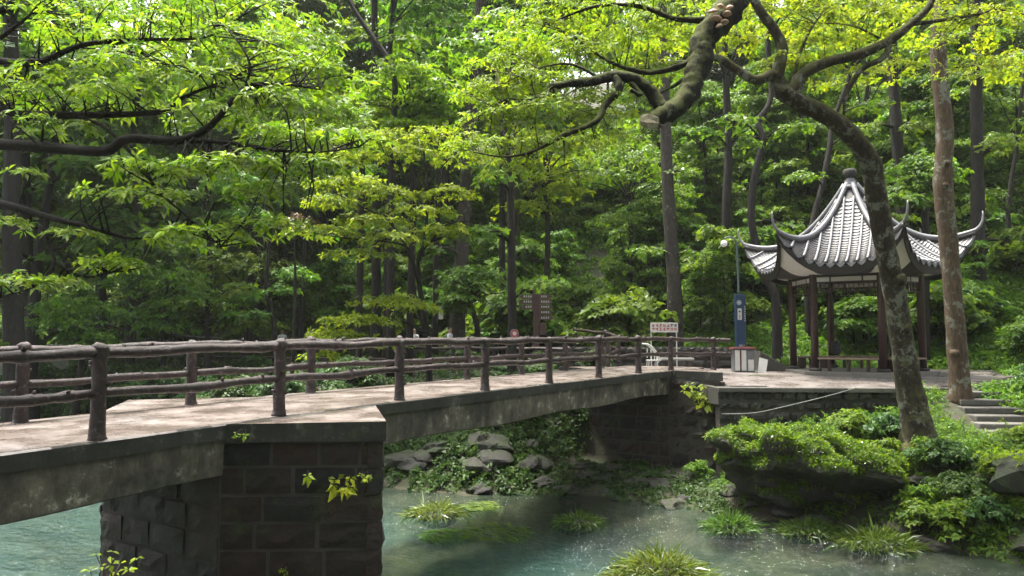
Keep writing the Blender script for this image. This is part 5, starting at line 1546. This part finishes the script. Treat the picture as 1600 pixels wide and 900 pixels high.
L.rosettes(C, np.vstack(Nn) + rng.normal(0, .45, (len(C), 3)), 6, .10, .2, (.0, 1), tilt=.5)
c_ = link('moss_cover', L.mesh('moss_cover', M['leaf_mid']), boul); c_['kind'] = 'stuff'
for q, (a, b, Y, s_) in enumerate(((1240, 775, 19.6, .5), (1330, 785, 19.4, .6), (1165, 765, 20, .5), (1290, 755, 20.4, .8), (1385, 780, 18.4, .35))):
    p = W(a, b, Y); rock(p[0], Y, s_ * 1.3, s_, s_ * .8, q, 'dark rock in the shade under the big boulder', 'rocks under the boulder', p[2] - .1)
# second mossy ledge at the far right
p = W(1588, 745, 15.9); bo2 = np.array([p[0] + .5, p[1], p[2]])
b2 = empty('mossy_ledge', bo2, 'rock ledge topped with leafy moss at the right margin', 'rock')
link('stone_body', rock_mesh('stone_body', 77, M['rock'], 3, .4, .5), b2, scale=(1.1, .9, .9))
L = Leaves(); L.pad((0, 0, .42), 1.05, .85, .16, 260, .09, 6, (.4, 1), .24); c_ = link('moss_cover', L.mesh('moss_cover', M['leaf_young']), b2); c_['kind'] = 'stuff'
def tuft(px_, py_, rx, h, label, n=260, mt='grass', blade=.35, mound=.5, tint=(.3, 1), name='grass_tuft', lay=.0):
    d = ray(px_, py_); t = (ZW - EYE) / d[2]; p = np.array([d[0] * t, d[1] * t, ZW])
    k_ = p[1] / F; r0 = rx * k_
    e = empty(name, p, label, 'grass tuft', 'grass tufts in the stream' if name == 'grass_tuft' else None)
    link('mound', rock_mesh('mound', int(px_), M['rock'], 2, .3, 1), e, (0, 0, -.08), (0, 0, 0), (r0 * .8, r0 * .65, mound * h))
    L = Leaves(); a = rng.uniform(0, 6.28, n); q = np.sqrt(rng.uniform(0, 1, n))
    C = np.stack([q * np.cos(a) * r0 * .85, q * np.sin(a) * r0 * .7, mound * h * np.sqrt(np.clip(1 - q * q, 0, 1)) * .9 - .05], 1)
    dd = np.stack([np.cos(a) * (.35 + q), np.sin(a) * (.35 + q), 1.0 - lay - q * 1.0], 1) + rng.normal(0, .3, (n, 3))
    m_ = 6
    for z_ in range(m_):
        L.p.append(C + rng.normal(0, .03 + r0 * .09, C.shape) * (1, 1, .2)); L.d.append(unit(dd + rng.normal(0, .3, (n, 3)))); L.n.append(rng.normal(0, 1, (n, 3)) + (0, 0, .8))
        l = blade * rng.uniform(.3, 1.0, n) * (1 + .7 * (rng.random(n) > .85)); L.l.append(l); L.w.append(l * .035 + .004); L.t.append(rng.uniform(*tint, n))
    c = link('blades', L.mesh('blades', M[mt]), e); c['kind'] = 'stuff'
    return e
tuft(680, 805, 44, .45, 'round pale grass tuft in the stream nearest the pier', 240, blade=.3, lay=.3)
tuft(905, 818, 38, .38, 'small grey-green tuft alone in mid-stream', 220, blade=.22, lay=.3, tint=(.1, .7))
tuft(1035, 925, 84, 1.25, 'large bright grassy tuft at the bottom edge', 700, blade=.26, lay=.1)
tuft(1142, 826, 36, .45, 'green grass tuft near the foot of the boulder', 240, blade=.3, tint=(.1, .7))
tuft(1262, 832, 46, .4, 'grass tuft at the waterline in front of the boulder', 300, blade=.28, tint=(.1, .6))
tuft(1210, 790, 30, .25, 'low tuft in the shade left below the boulder', 140, blade=.22, tint=(.1, .6))
tuft(1370, 850, 60, .4, 'wide grassy clump at the right waterline', 380, blade=.3, tint=(.1, .7))
for (a, b, rx, lab) in ((770, 830, 55, 'bright green water weed patch trailing at the surface in mid-stream'), (690, 836, 40, 'submerged green water weed left of the trailing patch'), (745, 790, 30, 'thin water weed beside the round tuft')):
    d = ray(a, b); t = (ZW - EYE) / d[2]; p = np.array([d[0] * t, d[1] * t, ZW]); r0 = rx * p[1] / F
    n = 420; L = Leaves(); an = rng.uniform(0, 6.28, n); q = np.sqrt(rng.uniform(0, 1, n))
    C = np.stack([q * np.cos(an) * r0, q * np.sin(an) * r0 * 1.1, rng.uniform(-.05, .025, n)], 1)
    L.p.append(C); L.d.append(unit(np.array([[-DN[0], -DN[1], 0]]) + rng.normal(0, .25, (n, 3)) * (1, 1, .15))); L.n.append(np.array([[0, 0, 1.]]) + rng.normal(0, .25, (n, 3)))
    l = rng.uniform(.15, .4, n); L.l.append(l); L.w.append(l * .06); L.t.append(rng.uniform(.2, 1, n))
    e = empty('water_weed', p, lab, 'water weed'); c = link('fronds', L.mesh('fronds', M['weed']), e); c['kind'] = 'stuff'
# plants rooted in the pier joints
def wall_plant(p, n, size, label, spread=.2):
    e = empty('wall_fern', p, label, 'plant')
    g = Geo(); L = Leaves(); r2 = random.Random(int(abs(p[0]) * 100))
    for q in range(n):
        a = r2.uniform(-1.2, 1.2); end = np.array([math.sin(a) * spread, -.12 - r2.uniform(0, .18), r2.uniform(-.25, .25) * spread * 2])
        g.tube([(0, .03, 0), end * .5 + (0, 0, .06), end], [.006, .005, .003], 5, 0, smooth=3)
        L.rosettes([end], [(0, -.6, 1)], 6, size, .26, (.5, 1), tilt=.2, droop=.5)
    link('stem', g.mesh('stem', M['bark_dark'], smooth=True), e); c = link('leaves', L.mesh('leaves', M['leaf_young']), e)
wall_plant(W(540, 752, 10.2), 7, .13, 'leafy fern sprouting from the near pier face', .2)
wall_plant(W(482, 740, 10.17), 4, .08, 'small sprig left of the fern on the near pier', .1)
wall_plant(W(570, 742, 10.18), 4, .07, 'tiny sprig right of the fern on the near pier', .1)
wall_plant(W(450, 884, 10.17), 3, .05, 'tiny seedling low on the near pier', .08)
wall_plant(W(385, 676, 10.15), 4, .06, 'dark weed in the corner between beam and near pier', .08)
wall_plant(W(1085, 612, 23.2), 10, .2, 'hanging leafy plant on the far pier top', .5)
wall_plant(W(1105, 625, 23.0), 9, .2, 'drooping weeds on the far pier face', .4)
# thin pale shrub poking up at the bottom left
p = W(165, 960, 6.0)
e = empty('twiggy_shrub', p, 'thin pale twiggy shrub at the bottom left corner', 'shrub')
g = Geo(); L = Leaves(); r2 = random.Random(8)
for q, (a, b) in enumerate(((150, 866), (175, 862), (214, 872), (188, 880), (140, 890), (200, 892), (130, 905))):
    end = W(a, b, 6.0 + r2.uniform(-.2, .2)) - p; md = end * .55 + np.array([r2.uniform(-.04, .04), 0, .02])
    g.tube([(0, 0, -.4), (0, 0, 0), md, end], [.012, .009, .006, .003], 6, 0, smooth=3)
    L.rosettes([end, md + (end - md) * .5], [(0, 0, 1), (0, -.3, 1)], 4, .06, .28, (.6, 1))
link('stem', g.mesh('stem', M['twig'], smooth=True), e); link('leaves', L.mesh('leaves', M['leaf_young']), e)
# rust coloured dead foliage spray behind the left sprays
p = W(460, 345, 32); zg = on(p[0], 32)
e = empty('rusty_shrub', (p[0], 32, zg), 'tree with dead rust-brown leaves behind the left sprays', 'tree')
link('trunk', Geo().tube([(0, 0, -.2), (.1, 0, (p[2] - zg) * .5), (0, 0, p[2] - zg)], [.09, .07, .03], 8, .05, smooth=4).mesh('trunk', M['bark_dark'], smooth=True), e)
L = Leaves(); L.pad((0, 0, p[2] - zg), .75, .6, .35, 90, .17, 6, (.1, 1)); c = link('crown', L.mesh('crown', M['leaf_rust']), e); c['kind'] = 'stuff'

# ------------------------------------------------------------------ damp air under the trees
g = Geo().box((0, 0, 42), (840, 840, 96))
hz = bpy.data.meshes.new('haze')
hz.from_pydata(g.v, [], g.f)
hm = bpy.data.materials.new('damp_air'); hm.use_nodes = True
hn = hm.node_tree; hn.nodes.clear()
ho = hn.nodes.new('ShaderNodeOutputMaterial'); hv = hn.nodes.new('ShaderNodeVolumePrincipled')
hv.inputs['Color'].default_value = (.93, .97, .93, 1); hv.inputs['Density'].default_value = .00025; hv.inputs['Anisotropy'].default_value = .2
hn.links.new(hv.outputs[0], ho.inputs['Volume'])
hz.materials.append(hm)
tag(link('haze', hz), kind='stuff')
for o in list(COL.objects):
    if o.get('kin') is not None: del o['kin']
